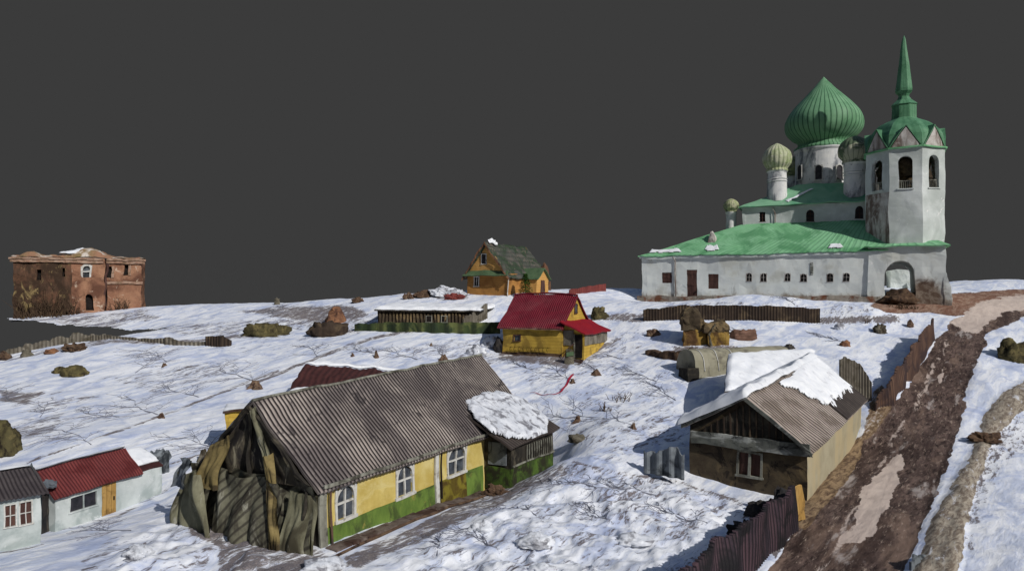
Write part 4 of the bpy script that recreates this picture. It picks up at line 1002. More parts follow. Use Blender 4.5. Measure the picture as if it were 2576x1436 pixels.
# wet dark section and snow blanket on the right slope, whole snow on the left slope
WETQ = [P0.lerp(P1, .56)+Z1*.07, P1+Z1*.07, P1.lerp(R1, .62)+Z1*.07, P0.lerp(P1, .56).lerp(R0.lerp(R1, .56), .62)+Z1*.07]
b = B(); b.slab(*WETQ, 220, 8, .02, 20, .04); b.build('wet_sheets', 'grey_roof_wet', gh, WG)
def covr(u, v):   # u along, v up the slope; ragged lower edge with fingers
    lo = .30+.30*max(0, (.52-u))*2.2-.05*math.sin(u*math.pi*46*2)*.9-.16*nz2(u, .3, 4, 7)
    left = (u-.34-.30*(1-v)*.9)+.04*nz2(u, v, 9, 9)
    hi = .93-v+max(0, u-.55)*.6
    return min((v-lo)*2.2, left*2.5, hi*3)
snow_on(gh, P0, P1, R1, R0, .2, 150, 40, covr, lift=.09)
snow_on(gh, K0+n*.3-d*.25-Z1*.12, K1+n*.25-Z1*.1, R1-n*.35+Z1*.02, R0-n*.3-d*.2+Z1*.02, .55, 80, 36, lambda u, v: .8, lift=.04, seed=4)

# snow-roofed shed behind it, to the left
ss = thing('snow_shed', 'dark shed under thick smooth snow, tucked behind the old roadside house roof', 'shed', P(1880, 1010, 56))
rq = [P(1822, 985, 53), P(2010, 985, 56), P(2050, 880, 64), P(1832, 890, 60)]
b = B(); b.slab(*rq, 20, 8, .12, 0, 0); b.build('roof', 'grey_roof_wet', ss, (.12, .5))
snow_on(ss, *rq, .3, 40, 24, lambda u, v: .6, lift=.05)
b = B(); b.prism([rq[0]+Vector((.3, .4, -.15)), rq[3]+Vector((.3, -.2, -.3)), rq[3]+Vector((.3, -.2, -3.4)), rq[0]+Vector((.3, .4, -2.6))], (2.2, .4, -.35)); b.build('wall', 'fence_dark', ss, (.2, .6), .6)
# long olive low building
gr = thing('olive_shed', 'long low olive-grey shed with rounded top and pale stripes below the ruined hut', 'shed', P(1870, 944, 64))
a0 = P(1752, 944, 63); ax = (P(1995, 925, 67)-a0); ax.z = 0; ll = ax.length; ax.normalize(); ay = Vector((-ax.y, ax.x, 0))
b = B(); zb = -7.6
def arcf(u, v):
    t = math.pi*v; return a0*1+ax*(u*ll)+ay*(1.6-1.6*math.cos(t))+Vector((0, 0, -1.0+3.3*(math.sin(t)**.45)*1.0-0))
b.quadgrid(arcf, 30, 14)
for u_ in (0, 1): b.face([arcf(u_, k/14) for k in range(15)])
b.build('shell', 'greenhouse', gr, (.12, .5))
for u_ in (.08, .22, .38):
    b = B(); b.tube([arcf(u_, k/10*.45)+Vector((0, -.04, 0)) for k in range(1, 11)], .05, 5); b.build('hoop', 'white_frame', gr, (.12, .5))
b = B(); b.box(a0-ax*.9+Vector((0, 0, -.9)), ax*1.1, ay*1.5, Z1*1.5); b.build('bin', 'dark_boards', gr, (.15, .8), .4)

# ================================================================== RED-ROOFED YELLOW HOUSE
rh = thing('red_roof_house', 'yellow house with crimson corrugated roof and red-roofed porch in the middle of the slope', 'house', (3, 73, -6.3))
d = Vector((-.897, .441, 0)).normalized(); n = Vector((.441, .897, 0)).normalized()
# long visible wall runs from left corner to right corner
dl = -d
EL = Vector((-1.0, 74, 0)); RL = 6.9
b = B(); rops = [(1.35, 2.05, -4.95, -4.35, False)]
WR = (.1, .5)
E_ = EL; W_ = 7.6; ze, zr, zb = -3.25, -.15, -7.6
nn = Vector((-dl.y, dl.x, 0))
b.facade(E_, dl, -nn, RL, zb, ze, rops, .14)
Q = lambda t, w, z: E_+dl*t+nn*w+Z1*z
b.face([Q(0, 0, zb), Q(0, W_, zb), Q(0, W_, ze), Q(0, W_/2, zr), Q(0, 0, ze)])
b.face([Q(0, W_, zb), Q(RL, W_, zb), Q(RL, W_, ze), Q(0, W_, ze)])
b.build('wall', 'yellow_dark', rh, WR, .9)
b = B(); b.face([Q(RL, 0, zb), Q(RL, W_, zb), Q(RL, W_, ze), Q(RL, W_/2, zr), Q(RL, 0, ze)]); b.build('gable_wall', 'yellow_dark', rh, WR, .8)
o = .45; sl = (zr-ze)/(W_/2)
b = B(); b.slab(Q(-o, -o, ze-sl*o+.1), Q(RL+.25, -o, ze-sl*o+.1), Q(RL+.25, W_/2, zr+.1), Q(-o, W_/2, zr+.1), 34*8, 8, .12, 34, .035)
b.slab(Q(-o, W_+o, ze-sl*o+.1), Q(RL+.25, W_+o, ze-sl*o+.1), Q(RL+.25, W_/2, zr+.1), Q(-o, W_/2, zr+.1), 34*8, 6, .12, 34, .035)
b.build('roof', 'red_roof', rh, (.16, .5))
b = B(); b.tube([Q(-o, W_/2, zr+.12), Q(RL/2, W_/2, zr+.25), Q(RL+.25, W_/2, zr+.12)], .1); b.build('ridge_cap', 'red_roof', rh, WR, 1)
b = B(); b.box(Q(-.1, -.3, ze-.42), dl*(RL+.2), -nn*.1, Z1*.2); b.build('eave_board', 'cornice', rh, WR, .7)
window(rh, E_, dl, -nn, 1.35, 2.05, -4.95, -4.35, 'brown_wood', 'glass', .1, .05, .1, (0, 0), False, WR, seg=.5)
window(rh, Q(RL, 0, 0), nn, dl, 3.45, 4.15, -1.95, -1.05, 'brown_wood', 'glass_dark', .1, .09, -.03, (1, 0), True, WR, seg=.5)
b = B(); b.box(Q(-.02, -.02, -6.15), dl*(RL+.04), -nn*.07, Z1*-1.4); b.build('base', 'earth', rh, WR, .7)
b = B()
for i in range(10): b.tube([Q(1.1+i*.47, -.22, -6.05), Q(1.05+i*.47, -.3, -5.8), Q(1.16+i*.47, -.24, -5.55)], .04, 5)
b.tube([Q(.9, -.24, -5.62), Q(5.6, -.24, -5.62)], .025, 5)
b.build('rail_hooks', 'olive_base', rh, WR)
# porch
PE = 2.3
pz = -4.0
b = B(); b.prism([Q(RL, .2, zb), Q(RL+PE, .2, zb), Q(RL+PE, .2, pz), Q(RL, .2, pz+.9)], nn*7.2); b.build('porch_wall', 'yellow_dark', rh, WR, .7)
b = B(); b.box(Q(RL+PE+.01, .25, pz-1.25), dl*.07, nn*7.1, Z1*1.2)
b.box(Q(RL+.05, .19, pz-1.2), dl*1.15, -nn*.07, Z1*1.5); b.build('porch_panel', 'fence_grey', rh, WR, .6)
b = B(); b.slab(Q(RL+PE+.4, -.4, pz-.05), Q(RL+PE+.4, 7.8, pz-.05), Q(RL-.05, 7.8, -2.75), Q(RL-.05, -.4, -2.75), 160, 8, .12, 20, .03); b.build('porch_roof', 'red_porch', rh, WR)
b = B(); b.box(Q(RL+1.42, .14, -6.45), dl*.72, -nn*.1, Z1*2.3); dd = b.build('door', 'dark', rh, WR, .5)
b = B(); b.box(Q(RL+1.28, .1, -6.45), dl*.12, -nn*.12, Z1*2.35); b.build('door_jamb', 'pale_corner', dd, WR, .5)
b = B()
b.tube([Q(RL+.3, -.6, -6.5), Q(RL+.9, -.5, -5.4), Q(RL+1.4, -.1, -5.0)], .05, 5); b.build('handrail', 'brown_wood', rh, WR)
b = B()
for k in range(3): b.box(Q(RL+1.1, -.3-k*.35, -7.3), dl*1.3, -nn*.36, Z1*(.75-k*.2))
b.build('step', 'concrete', rh, WR, .5)
o_ = lump('rounded_board', 'grey rounded board with green face leaning by the porch door of the red-roofed house', 'board', 1432, 917, 24, 36, 'moss_grey', .25, .1, 4, flat=.3)
b = B(); c_ = hit(1432, 917); b.box(c_+Vector((-.3, -.22, .75)), (.72, 0, .1), (0, .1, 0), (0, 0, .4)); bb = b.build('green_patch', 'green_skirt', o_, None); 

# ================================================================== ORANGE HOUSE
oh = thing('orange_house', 'orange timber house with steep mossy dark roof on the hill crest', 'house', (-2, 95, -.4))
EL = Vector((-6.1, 94, 0)); ER = Vector((-.58, 90.6, 0))
da = (ER-EL).normalized(); L_ = (ER-EL).length; nb_ = Vector((-da.y, da.x, 0))   # nb_ = back-right
if nb_.y < 0: nb_ = -nb_
OL = 10.2; WO = (.12, .5)
Q = lambda t, w, z: EL+da*t+nb_*w+Z1*z
ze, zr, zb = 2.65, 6.85, -1.2
k_ = lambda px: ((px-CX)/F*EL.y-EL.x)/(da.x-(px-CX)/F*da.y)
w1 = (k_(1193), k_(1203), 1.15, 2.3, False)
b = B(); b.facade(EL, da, -nb_, L_, zb, ze, [w1], .12)
b.face([Q(L_, 0, zb), Q(L_, OL, zb), Q(L_, OL, ze), Q(L_, 0, ze)]); b.face([Q(0, 0, zb), Q(0, OL, zb), Q(0, OL, ze), Q(0, 0, ze)])
b.face([Q(0, OL, zb), Q(L_, OL, zb), Q(L_, OL, ze), Q(L_/2, OL, zr), Q(0, OL, ze)])
b.build('wall', 'orange', oh, WO, .9)
b = B(); b.prism([Q(.0, -.05, ze), Q(L_, -.05, ze), Q(L_/2-.2, -.05, zr-.1)], nb_*.1); b.build('gable_wall', 'orange_gable', oh, WO, .8)
zz = 3.95
window(oh, EL, da, -nb_, *w1[:4], 'white_frame', 'glass_dark', .12, .05, .08, (1, 0), False, WO, seg=.6)
window(oh, EL+(-nb_*.06), da, -nb_, k_(1213), k_(1223), 4.05, 5.35, 'white_frame', 'glass_dark', .12, .05, .0, (1, 0), False, WO, seg=.6)
b = B(); b.slab(Q(-.4, -.75, ze-.15), Q(L_+.3, -.75, ze-.15), Q(L_+.1, -.02, ze+.55), Q(0, -.02, ze+.55), 20, 4, .1); b.build('skirt_roof', 'green_skirt', oh, WO)
o = .5; sl = (zr-ze)/(L_/2)
b = B()
for sg in (0, 1):
    w0 = -o if sg == 0 else L_+o
    b.slab(Q(w0, -.5, ze-sl*o+.12), Q(w0, OL+.6, ze-sl*o+.12), Q(L_/2-.15, OL+.6, zr+.12), Q(L_/2-.15, -.5, zr+.12), 60, 16, .18, 0)
b.build('roof', 'shingle', oh, (.25, .7))
b = B()
for sg in (0, 1):
    w0 = -o if sg == 0 else L_+o
    e0 = Q(w0, -.56, ze-sl*o+.1); e1 = Q(L_/2-.15, -.56, zr+.1); b.prism([e0-Z1*.28, e1-Z1*.28, e1+Z1*.05, e0+Z1*.05], -nb_*.06)
b.build('bargeboard', 'rust', oh, (.18, .7), .6)
b = B(); b.box(Q(-.02, -.06, -.25), da*(L_+.04), -nb_*.06, Z1*-1); b.box(Q(L_+.03, 0, -.25), da*.06, nb_*OL, Z1*-1); b.build('base', 'fence_red', oh, WO, .8)
b = B(); b.tube([Q(L_+.4, -.2, 2.2), Q(L_+.1, -.12, 1.8), Q(L_+.08, -.12, -.3)], .07); b.build('drainpipe', 'white_frame', oh, WO, .8)
snow_on(oh, Q(L_/2+.3, .2, zr-.2), Q(L_/2+.3, 2.1, zr-.2), Q(L_/2-.2, 2.1, zr+.35), Q(L_/2-.2, .2, zr+.35), .3, 16, 8, lambda u, v: .4-abs(u-.5)*.6+.3*nz2(u, v, 8, 4), lift=.15)
# side porch with green roof and gable
po = Q(L_, 4.2, 0); pd_ = 2.0; pwid = 3.3
R_ = lambda t, w, z: po+da*t+nb_*w+Z1*z
b = B(); b.face([R_(pd_, 0, -1), R_(pd_, pwid, -1), R_(pd_, pwid, 2.2), R_(pd_, pwid/2, 3.45), R_(pd_, 0, 2.2)])
b.face([R_(-.1, 0, -1), R_(pd_, 0, -1), R_(pd_, 0, 2.2), R_(-.1, 0, 2.2)]); b.face([R_(-.1, pwid, -1), R_(pd_, pwid, -1), R_(pd_, pwid, 2.2), R_(-.1, pwid, 2.2)])
b.build('porch_wall', 'orange_gable', oh, WO, .7)
b = B()
for w0 in (-.3, pwid+.3): b.slab(R_(-2.5, w0, 2.05), R_(pd_+.35, w0, 2.05), R_(pd_+.35, pwid/2, 3.6), R_(-2.5, pwid/2, 3.6), 12, 6, .12)
b.build('porch_roof', 'green_skirt', oh, WO)
b = B(); b.box(R_(pd_+.01, pwid/2-.55, -.6), da*.08, nb_*1.05, Z1*2.5); dd = b.build('door', 'brown_wood', oh, WO, .6)
b = B(); b.box(R_(pd_+.09, pwid/2+.3, .5), da*.06, nb_*.1, Z1*.25); b.build('handle', 'dark', dd, WO)
# small spruce by the porch
c_ = P(1322, 748, 90.0); c_.z = ground(c_.x, c_.y)
sp = thing('spruce_tree', 'small dark green spruce in front of the porch of the orange house', 'tree', c_)
b = B(); b.tube([c_-Z1*.3, c_+Z1*3.2], [.1, .02], 6); b.build('trunk', 'twig', sp)
b = B(); rnd = random.Random(5)
for i in range(1500):
    h = rnd.random()**1.2; r = 1.25*(1-h*.85)*(.4+.6*rnd.random()); a = rnd.uniform(0, 2*math.pi)
    p = c_+Vector((r*math.cos(a), r*math.sin(a), .15+h*3.1)); s_ = .2
    v1 = Vector((math.cos(a), math.sin(a), -.3))*s_; v2 = Vector((-math.sin(a), math.cos(a), rnd.uniform(-.3, .3)))*s_*.5
    b.face([p-v2, p+v2, p+v1])
b.build('crown', 'needles', sp, merge=False)
lump('bare_bush', 'brown bushy mass behind the far eave of the orange house', 'bush', 1366, 700, 34, 52, 'ruin_dark', .8, .5, 3)

# ================================================================== BRICK RUIN
ru = thing('brick_ruin', 'roofless two-storey red brick ruin with dark scrub stains at the far left', 'ruin', (-66, 105, -3))
A0 = Vector((-73.2, 101, 0)); A1 = Vector((-58.1, 108, 0)); da = (A1-A0).normalized(); L_ = (A1-A0).length; nb_ = Vector((-da.y, da.x, 0))
k_ = lambda px, off=0: ((px-CX)/F*(A0.y+nb_.y*off)-(A0.x+nb_.x*off))/(da.x-(px-CX)/F*da.y)
def kz_(px, py, off=0):
    t = k_(px, off); return (HY-py)/F*(A0.y+da.y*t+nb_.y*off)
RW = (.28, .45)
tc = k_(266)
def op(pa, pb, ya, yb, arch, off=0, dep=.5): return (k_(pa, off), k_(pb, off), kz_((pa+pb)/2, yb, off), kz_((pa+pb)/2, ya, off), arch, dep)
left = [op(93, 104, 677, 706, False), op(157, 164, 673, 698, False), op(210, 227, 668, 696, True), op(215, 235, 742, 781, True)]
rgt = [op(269, 280, 668, 697, False), op(311, 322, 665, 695, False)]
ztl, zbl = kz_(150, 648), -3.95
b = B(); b.facade(A0, da, -nb_, tc*.62, zbl, ztl, [o_ for o_ in left if o_[1] < tc*.62], .5)
Q = lambda t, w, z: A0+da*t+nb_*w+Z1*z
b.build('wall', 'ruin_dark', ru, RW, .8)
b = B(); x0 = tc*.62
b.facade(Q(x0, 0, 0), da, -nb_, tc-.15-x0, zbl, ztl, [(o_[0]-x0, o_[1]-x0)+tuple(o_[2:]) for o_ in left if o_[1] > x0], .5)
b.face([Q(tc-.15, 0, zbl), Q(tc-.15, .8, zbl), Q(tc-.15, .8, ztl), Q(tc-.15, 0, ztl)])
b.build('wall', 'brick', ru, RW, .8)
b = B(); x0 = tc+.12
b.facade(Q(x0, .25, 0), da, -nb_, L_-x0, zbl, ztl, [(o_[0]-x0, o_[1]-x0)+tuple(o_[2:]) for o_ in rgt], .5)
b.face([Q(x0, .25, zbl), Q(x0, .9, zbl), Q(x0, .9, ztl), Q(x0, .25, ztl)])
b.face([Q(L_, .25, zbl), Q(L_, 9, zbl), Q(L_, 9, ztl), Q(L_, .25, ztl)])
b.face([Q(0, 0, zbl), Q(0, 9, zbl), Q(0, 9, ztl), Q(0, 0, ztl)]); b.face([Q(0, 9, zbl), Q(L_, 9, zbl), Q(L_, 9, ztl), Q(0, 9, ztl)])
b.build('wall', 'brick', ru, RW, .8)
b = B(); b.box(Q(.3, .75, -3.8), da*(L_-.6), nb_*.3, Z1*(ztl+3.6)); b.build('dark_backing', 'dark', ru, RW, 1.2)  # black panel stands for the unlit interior behind the openings
b = B(); b.box(Q(-.3, -.3, ztl-.75), da*(tc), -nb_*-.6, Z1*.4); b.box(Q(tc+.1, -.05, ztl-.75), da*(L_-tc+.3), nb_*.6, Z1*.4)
b.box(Q(-.4, -.45, ztl-.3), da*(tc+.1), nb_*.9, Z1*.26); b.box(Q(tc+.15, -.2, ztl-.3), da*(L_-tc+.4), nb_*.9, Z1*.28); b.build('cornice', 'cornice', ru, (.13, .9), .35)
b = B(); b.box(Q(tc+.2, .05, kz_(310, 716)), da*(L_-tc-.1), nb_*.3, Z1*.4); b.build('string_course', 'cornice', ru, RW, .6)
def topf(u, v):
    t = u*(L_+.4)-.2; w = v*9
    px = 35+u*320
    h = .25+.5*max(0, noise.noise(Vector((t*.7, w*.4, 2))))+1.1*math.exp(-((px-218)/40)**4)*min(1, (1-abs(v-.35))*1.3)+.45*math.exp(-((px-78)/16)**2)
    h *= min(1, v*9+.15)
    return Q(t, w, ztl+h)
b = B(); b.quadgrid(topf, 60, 12); b.build('rubble_top', 'ruin_top', ru, (.2, .8))
snow_on(ru, Q(5.6, .6, ztl+.55), Q(8.6, .6, ztl+.75), Q(8.6, 3, ztl+1.5), Q(6.3, 3, ztl+.7), .25, 16, 10, lambda u, v: .5, lift=.1)
for o_ in left[2:3]:
    f = window(ru, A0, da, -nb_, o_[0], o_[1], o_[2], o_[3], 'white_frame', 'slate_sheet', .28, .02, .35, (0, 1), True, RW, seg=.5, sill=False)
for o_ in rgt:
    b = B(); b.box(Q(o_[1]+.02, .2, o_[2]), da*.35, -nb_*.06, Z1*(o_[3]-o_[2])); b.build('reveal_patch', 'cornice', ru, RW, .5)
b = B(); b.box(Q(tc-.1, .1, -3.8), da*.28, nb_*.2, Z1*(ztl+3.4)); b.build('crack', 'brown_wood', ru, (.34, .5), .6)
GB = 'scrub bushes against the brick ruin'
for i, (px, w, h, nn_, lb) in enumerate(((75, 60, 75, 90, 'tallest dense brown scrub against the dark left end of the brick ruin'), (130, 60, 95, 110, 'wide brown scrub in front of the two narrow slits of the brick ruin'), (180, 46, 60, 80, 'low brown scrub left of the doorway of the brick ruin'), (300, 44, 42, 60, 'reddish scrub below the right-hand windows of the brick ruin'))):
    bush('scrub_bush', lb, px, 800-i*4-(10 if i == 3 else 0), w, h*.85, int(nn_*.5), group=GB, seed=20+i)

# ================================================================== LEFT SHEDS
def shed(root, A_, d, L_, W_, zb, ze, zr, wallm, roofm, ops, waves, over=.25, single=False, wob=(.07, .6)):
    A_ = Vector(A_); A_.z = 0; d = Vector(d).normalized(); n = Vector((-d.y, d.x, 0))
    q = lambda t, w, z: A_+d*t+n*w+Z1*z
    b = B(); b.facade(A_, d, -n, L_, zb, ze, ops, .14)
    b.face([q(0, 0, zb), q(0, W_, zb), q(0, W_, ze), q(0, W_/2, zr), q(0, 0, ze)]); b.face([q(L_, 0, zb), q(L_, W_, zb), q(L_, W_, ze), q(L_, W_/2, zr), q(L_, 0, ze)])
    b.face([q(0, W_, zb), q(L_, W_, zb), q(L_, W_, ze), q(0, W_, ze)]); b.build('wall', wallm, root, wob, .7)
    return q
ws = thing('white_shed', 'white shed with dark red corrugated roof and ochre door near the left edge', 'shed', P(250, 1300, 41))
A_ = P(140, 1330, 38); B_ = P(405, 1240, 44.4); d = (B_-A_); d.z = 0; L_ = d.length; d.normalize(); n = Vector((-d.y, d.x, 0))
wz = (.35, 2.25, -11.7, -10.95, False); 
kk = lambda px: ((px-CX)/F*A_.y-A_.x)/(d.x-(px-CX)/F*d.y)
wz = (kk(176), kk(243), -12.3, -11.5, False); dz = (kk(256), kk(291), -13.2, -11.28, False)
q = shed(ws, A_, d, L_, 2.6, -14.0, -11.05, -10.1, 'shed_white', 'red_old', [wz, dz], 30)
# (the roof covers the near two thirds)
b = B(); Lr = kk(352)
b.slab(q(-.2, -.3, -11.2), q(Lr, -.3, -11.1), q(Lr, 1.25, -9.65), q(-.2, 1.25, -9.8), 240, 8, .1, 30, .03)
b.slab(q(-.2, 2.9, -11.0), q(Lr, 2.9, -10.9), q(Lr, 1.25, -9.65), q(-.2, 1.25, -9.8), 240, 6, .1, 30, .03)
b.build('roof', 'red_old', ws, (.08, .6))
snow_on(ws, q(-.2, 1.22, -9.78), q(Lr, 1.22, -9.63), q(Lr, 2.9, -10.8), q(-.2, 2.9, -10.9), .14, 40, 10, lambda u, v: .5, lift=.12)
b = B(); b.slab(q(Lr, -.05, -11.0), q(L_+.1, -.05, -11.0), q(L_+.1, 1.5, -10.3), q(Lr, 1.5, -10.2), 12, 4, .1); b.build('flat_roof', 'maroon', ws, (.08, .6))
snow_on(ws, q(Lr+.1, .35, -10.85), q(L_+.1, .35, -10.85), q(L_+.1, 2.1, -10.15), q(Lr+.1, 2.1, -10.05), .16, 16, 10, lambda u, v: .5, lift=.12)
window(ws, A_, d, -n, *wz[:4], 'shed_white', 'glass_dark', .06, .03, .1, (1, 0), False, (.07, .6), seg=.5)
b = B()
for i in range(3): b.box(q(dz[0]+.01+i*(dz[1]-dz[0])/3, .04, dz[2]), d*((dz[1]-dz[0])/3-.03), -n*.06, Z1*(dz[3]-dz[2]))
dd = b.build('door', 'ochre_door', ws, (.07, .6), .5)
b = B(); b.box(q(dz[1]-.2, -.02, -12.3), d*.05, -n*.07, Z1*.2); b.build('handle', 'dark', dd, (.07, .6))
# left grey-roofed shed at the frame edge
gs = thing('grey_shed', 'white shed with dark grey roof and two windows cut by the left frame edge', 'shed', P(40, 1380, 35))
A2 = P(-260, 1408, 31.5); B2 = P(103, 1368, 35.6); d2 = (B2-A2); d2.z = 0; L2 = d2.length; d2.normalize(); n2 = Vector((-d2.y, d2.x, 0))
k2 = lambda px: ((px-CX)/F*A2.y-A2.x)/(d2.x-(px-CX)/F*d2.y)
z2 = lambda px, py: (HY-py)/F*(A2.y+d2.y*k2(px))
o1 = (k2(13), k2(40), z2(28, 1322), z2(28, 1270), False); o2 = (k2(52), k2(79), z2(66, 1316), z2(66, 1262), False)
q = shed(gs, A2, d2, L2, 3.6, -13.8, z2(60, 1243), z2(60, 1243)+1.2, 'shed_white', 'grey_shed_roof', [o1, o2], 30)
zt = z2(60, 1243)
b = B(); b.slab(q(-.3, -.35, zt-.05), q(L2+.3, -.35, zt+.0), q(L2+.1, 1.8, zt+.95), q(-.3, 1.8, zt+.95), 260, 6, .1, 32, .03)
b.slab(q(-.3, 3.9, zt-.05), q(L2+.3, 3.9, zt), q(L2+.1, 1.8, zt+.95), q(-.3, 1.8, zt+.95), 260, 6, .1, 32, .03); b.build('roof', 'grey_shed_roof', gs, (.08, .6))
snow_on(gs, q(-.3, 1.9, zt+.9), q(L2+.1, 1.9, zt+.9), q(L2, 3.9, zt+.05), q(-.3, 3.9, zt+.05), .2, 30, 10, lambda u, v: .5, lift=.12)
for o_ in (o1, o2): window(gs, A2, d2, -n2, *o_[:4], 'white_frame', 'brown_wood', .06, .02, .1, (1, 1), False, (.07, .6), seg=.5)
# dark lean-to between the sheds
ln = thing('lean_to', 'black open lean-to in the gap between the two white sheds', 'lean-to', P(120, 1330, 38))
b = B(); b.prism([P(104, 1345, 37.5), P(138, 1330, 38.5), P(140, 1225, 38.8), P(104, 1235, 37.8)], Vector((-.4, 1.8, 0))); b.build('wall', 'black_sheet', ln, (.15, .9), .4)
crumple('torn_cover', 'slate_sheet', (P(88, 1235, 36.6), P(142, 1222, 37.8), P(150, 1180, 41), P(100, 1200, 40)), 10, 8, .22, 1.2, ln, 3, Z1)
# blue crumpled sheet behind the white shed
o_ = crumple('crumpled_tarp', 'slate_sheet', (P(372, 1150, 47), P(405, 1180, 46.6), P(432, 1148, 47.4), P(392, 1138, 48)), 12, 10, .35, 1.1, None, 7, Z1)
tag(o_, 'blue-grey crumpled tarpaulin by the right end of the white shed with the red roof', 'tarpaulin')
fence('wall_stub', 'low blue-grey post and plank piece under the crumpled tarpaulin', [(398, 1196), (426, 1186)], 1.1, 'slate_sheet', .3, .03, .3, .12, cat='fence')

# dark maroon-roofed shed behind the yellow house, and little yellow shed
ms = thing('maroon_shed', 'low shed with dark maroon roof rimmed by snow behind the long yellow house', 'shed', P(870, 1000, 60))
mr = [P(727, 984, 57), P(985, 952, 60), P(1015, 936, 64), P(768, 916, 61)]
b = B(); b.slab(*mr, 120, 8, .12, 16, .03, rag=.12); b.build('roof', 'maroon', ms, (.22, .55))
b = B(); b.prism([mr[0]+Vector((.3, .4, -.2)), mr[1]+Vector((-.2, .4, -.2)), mr[1]+Vector((-.2, .4, -2.5)), mr[0]+Vector((.3, .4, -2.8))], (0, 3, 0)); b.build('wall', 'dark_boards', ms, (.1, .5), .8)
snow_on(ms, mr[3]+Vector((-.1, 0, 0)), mr[2], mr[2]+Vector((1, 1.6, -.1)), mr[3]+Vector((.6, 1.8, -.1)), .18, 50, 8, lambda u, v: .5, lift=.1)
snow_on(ms, mr[0]+Vector((-.4, -1.6, -.75)), mr[1]+Vector((0, -1.6, -.9)), mr[1]+Vector((0, .1, .02)), mr[0]+Vector((0, .1, .0)), .2, 60, 8, lambda u, v: .5+.5*nz2(u, v, 2, 6)-v*.3, lift=.05)
ys = thing('small_yellow_shed', 'small ochre shed with snow on top, peeking out left of the long yellow house roof', 'shed', P(615, 1110, 48))
sp0 = P(588, 1095, 48)
b = B(); b.prism([P(572, 1110, 48), P(650, 1105, 48), P(645, 1030, 48), P(564, 1034, 48)], (.6, 3, 0)); b.build('wall', 'yellow_dark', ys, (.18, .7), .5)
b = B(); b.slab(P(560, 1036, 47.8), P(650, 1030, 47.8), P(652, 1020, 51), P(570, 1025, 51), 12, 4, .1); b.build('roof', 'brown_wood', ys, (.12, .7))
snow_on(ys, P(561, 1035, 47.9), P(650, 1029, 47.9), P(652, 1019, 51), P(570, 1024, 51), .2, 16, 8, lambda u, v: .5, lift=.05)

# ================================================================== FENCES, HUTS, LUMPS
fence('plank_fence', 'long dark vertical-board fence below the snow bank in front of the church', [(1618, 808), (1720, 806), (1850, 807), (1960, 808), (2062, 812)], [1.3, 1.7, 1.75, 1.7, 1.6], 'fence_dark', .34, .05, .06, .14)
fence('corrugated_fence', 'brown corrugated fence climbing beside the left edge of the muddy road', [(2200, 1046, 57.2), (2243, 1008, 58.3), (2268, 985, 60.2), (2300, 925, 65), (2348, 856, 72)], [1.0, 1.9, 2.3, 2.2, 2.2], 'fence_brown', .3, .06, .10, .12, wav=.25, sink=1.0)
fence('corrugated_screen', 'grey corrugated screen standing at the far end of the snow-patched roof', [P_ for P_ in ((2112, 985, 58), (2160, 992, 58.5), (2192, 1010, 58.5))], [2.7, 2.9, 1.6], 'fence_grey', .28, .05, .08, .12, sink=1.5)
fence('foreground_fence', 'dark purple corrugated fence at the bottom edge below the cream-walled house', [(7.0*0+1700, 1600, 24.5), (1783+20, 1490, 28.0), (1900, 1408, 31.8), (2003, 1312, 36.6)], [2.0, 2.05, 2.05, 1.95], 'fence_purple', .26, .05, .07, .14, wav=.3, sink=.8)
b = B(); b.prism([P(1998, 1315, 36.7), P(2026, 1302, 37.6), P(2017, 1222, 37.6), P(1999, 1224, 36.7)], (.1, .16, 0)); tag(b.build('ochre_panel', 'ochre_door', None, (.12, 1), .3), 'upright ochre board panel at the end of the purple fence', 'board')
fence('picket_fence', 'pale grey picket fence jutting down beside the snow-topped old shed', [(1165, 836), (1195, 818), (1226, 800)], [1.4, 1.7, 1.7], 'fence_grey', .3, .05, .12, .14)
fence('mossy_fence', 'mossy green fence running below the snow-topped old shed', [(893, 832), (985, 836), (1090, 838), (1170, 840), (1258, 838)], [.8, 1.1, 1.2, 1.25, 1.3], 'fence_green', 1.6, .06, .08, .25)
fence('red_fence', 'low reddish-brown fence on the crest between the orange house and the church', [(1432, 742), (1470, 738), (1524, 733)], [.7, .9, 1.1], 'fence_red', .4, .05, .08, .14)
GL_ = 'broken pieces of the old grey fence line'
fence('old_fence', 'longest grey crumbling stretch of old fence, rising from the left frame edge', [(0, 899), (60, 884), (120, 872), (180, 861)], [.5, .8, .7, 1.0], 'fence_grey', .4, .05, .38, .3, group=GL_, seed=3)
fence('old_fence', 'lumpy mid-left stretch of old fence just below the gap in the ground', [(180, 862), (230, 856), (278, 852)], [1.0, .7, .5], 'fence_grey', .4, .05, .38, .3, group=GL_, seed=5)
fence('old_fence', 'low ribbed pale stretch of old fence between the lumpy piece and the dark block', [(280, 853), (370, 860), (415, 866)], [.4, .35, .7], 'fence_grey', .5, .06, .2, .25, group=GL_, seed=8)
fence('old_fence', 'low ribbed stretch of old fence ending at the dark boxy block', [(415, 867), (470, 869), (515, 869)], [.8, .35, .4], 'fence_grey', .5, .06, .25, .25, group=GL_, seed=12)
fence('old_fence', 'dark boxy block at the right end of the old grey fence line', [(522, 868), (560, 871), (582, 869)], [1.0, 1.1, .6], 'fence_dark', .4, .06, .1, .7, group=GL_, seed=14)
fence('ragged_fence', 'ragged dark grey fence scraps left of the gable of the cream-walled house', [(1620, 1172, 44.5), (1665, 1180, 43.8), (1722, 1190, 43.0)], [1.0, 1.2, 1.3], 'slate_sheet', .8, .12, .35, .12, seed=2)
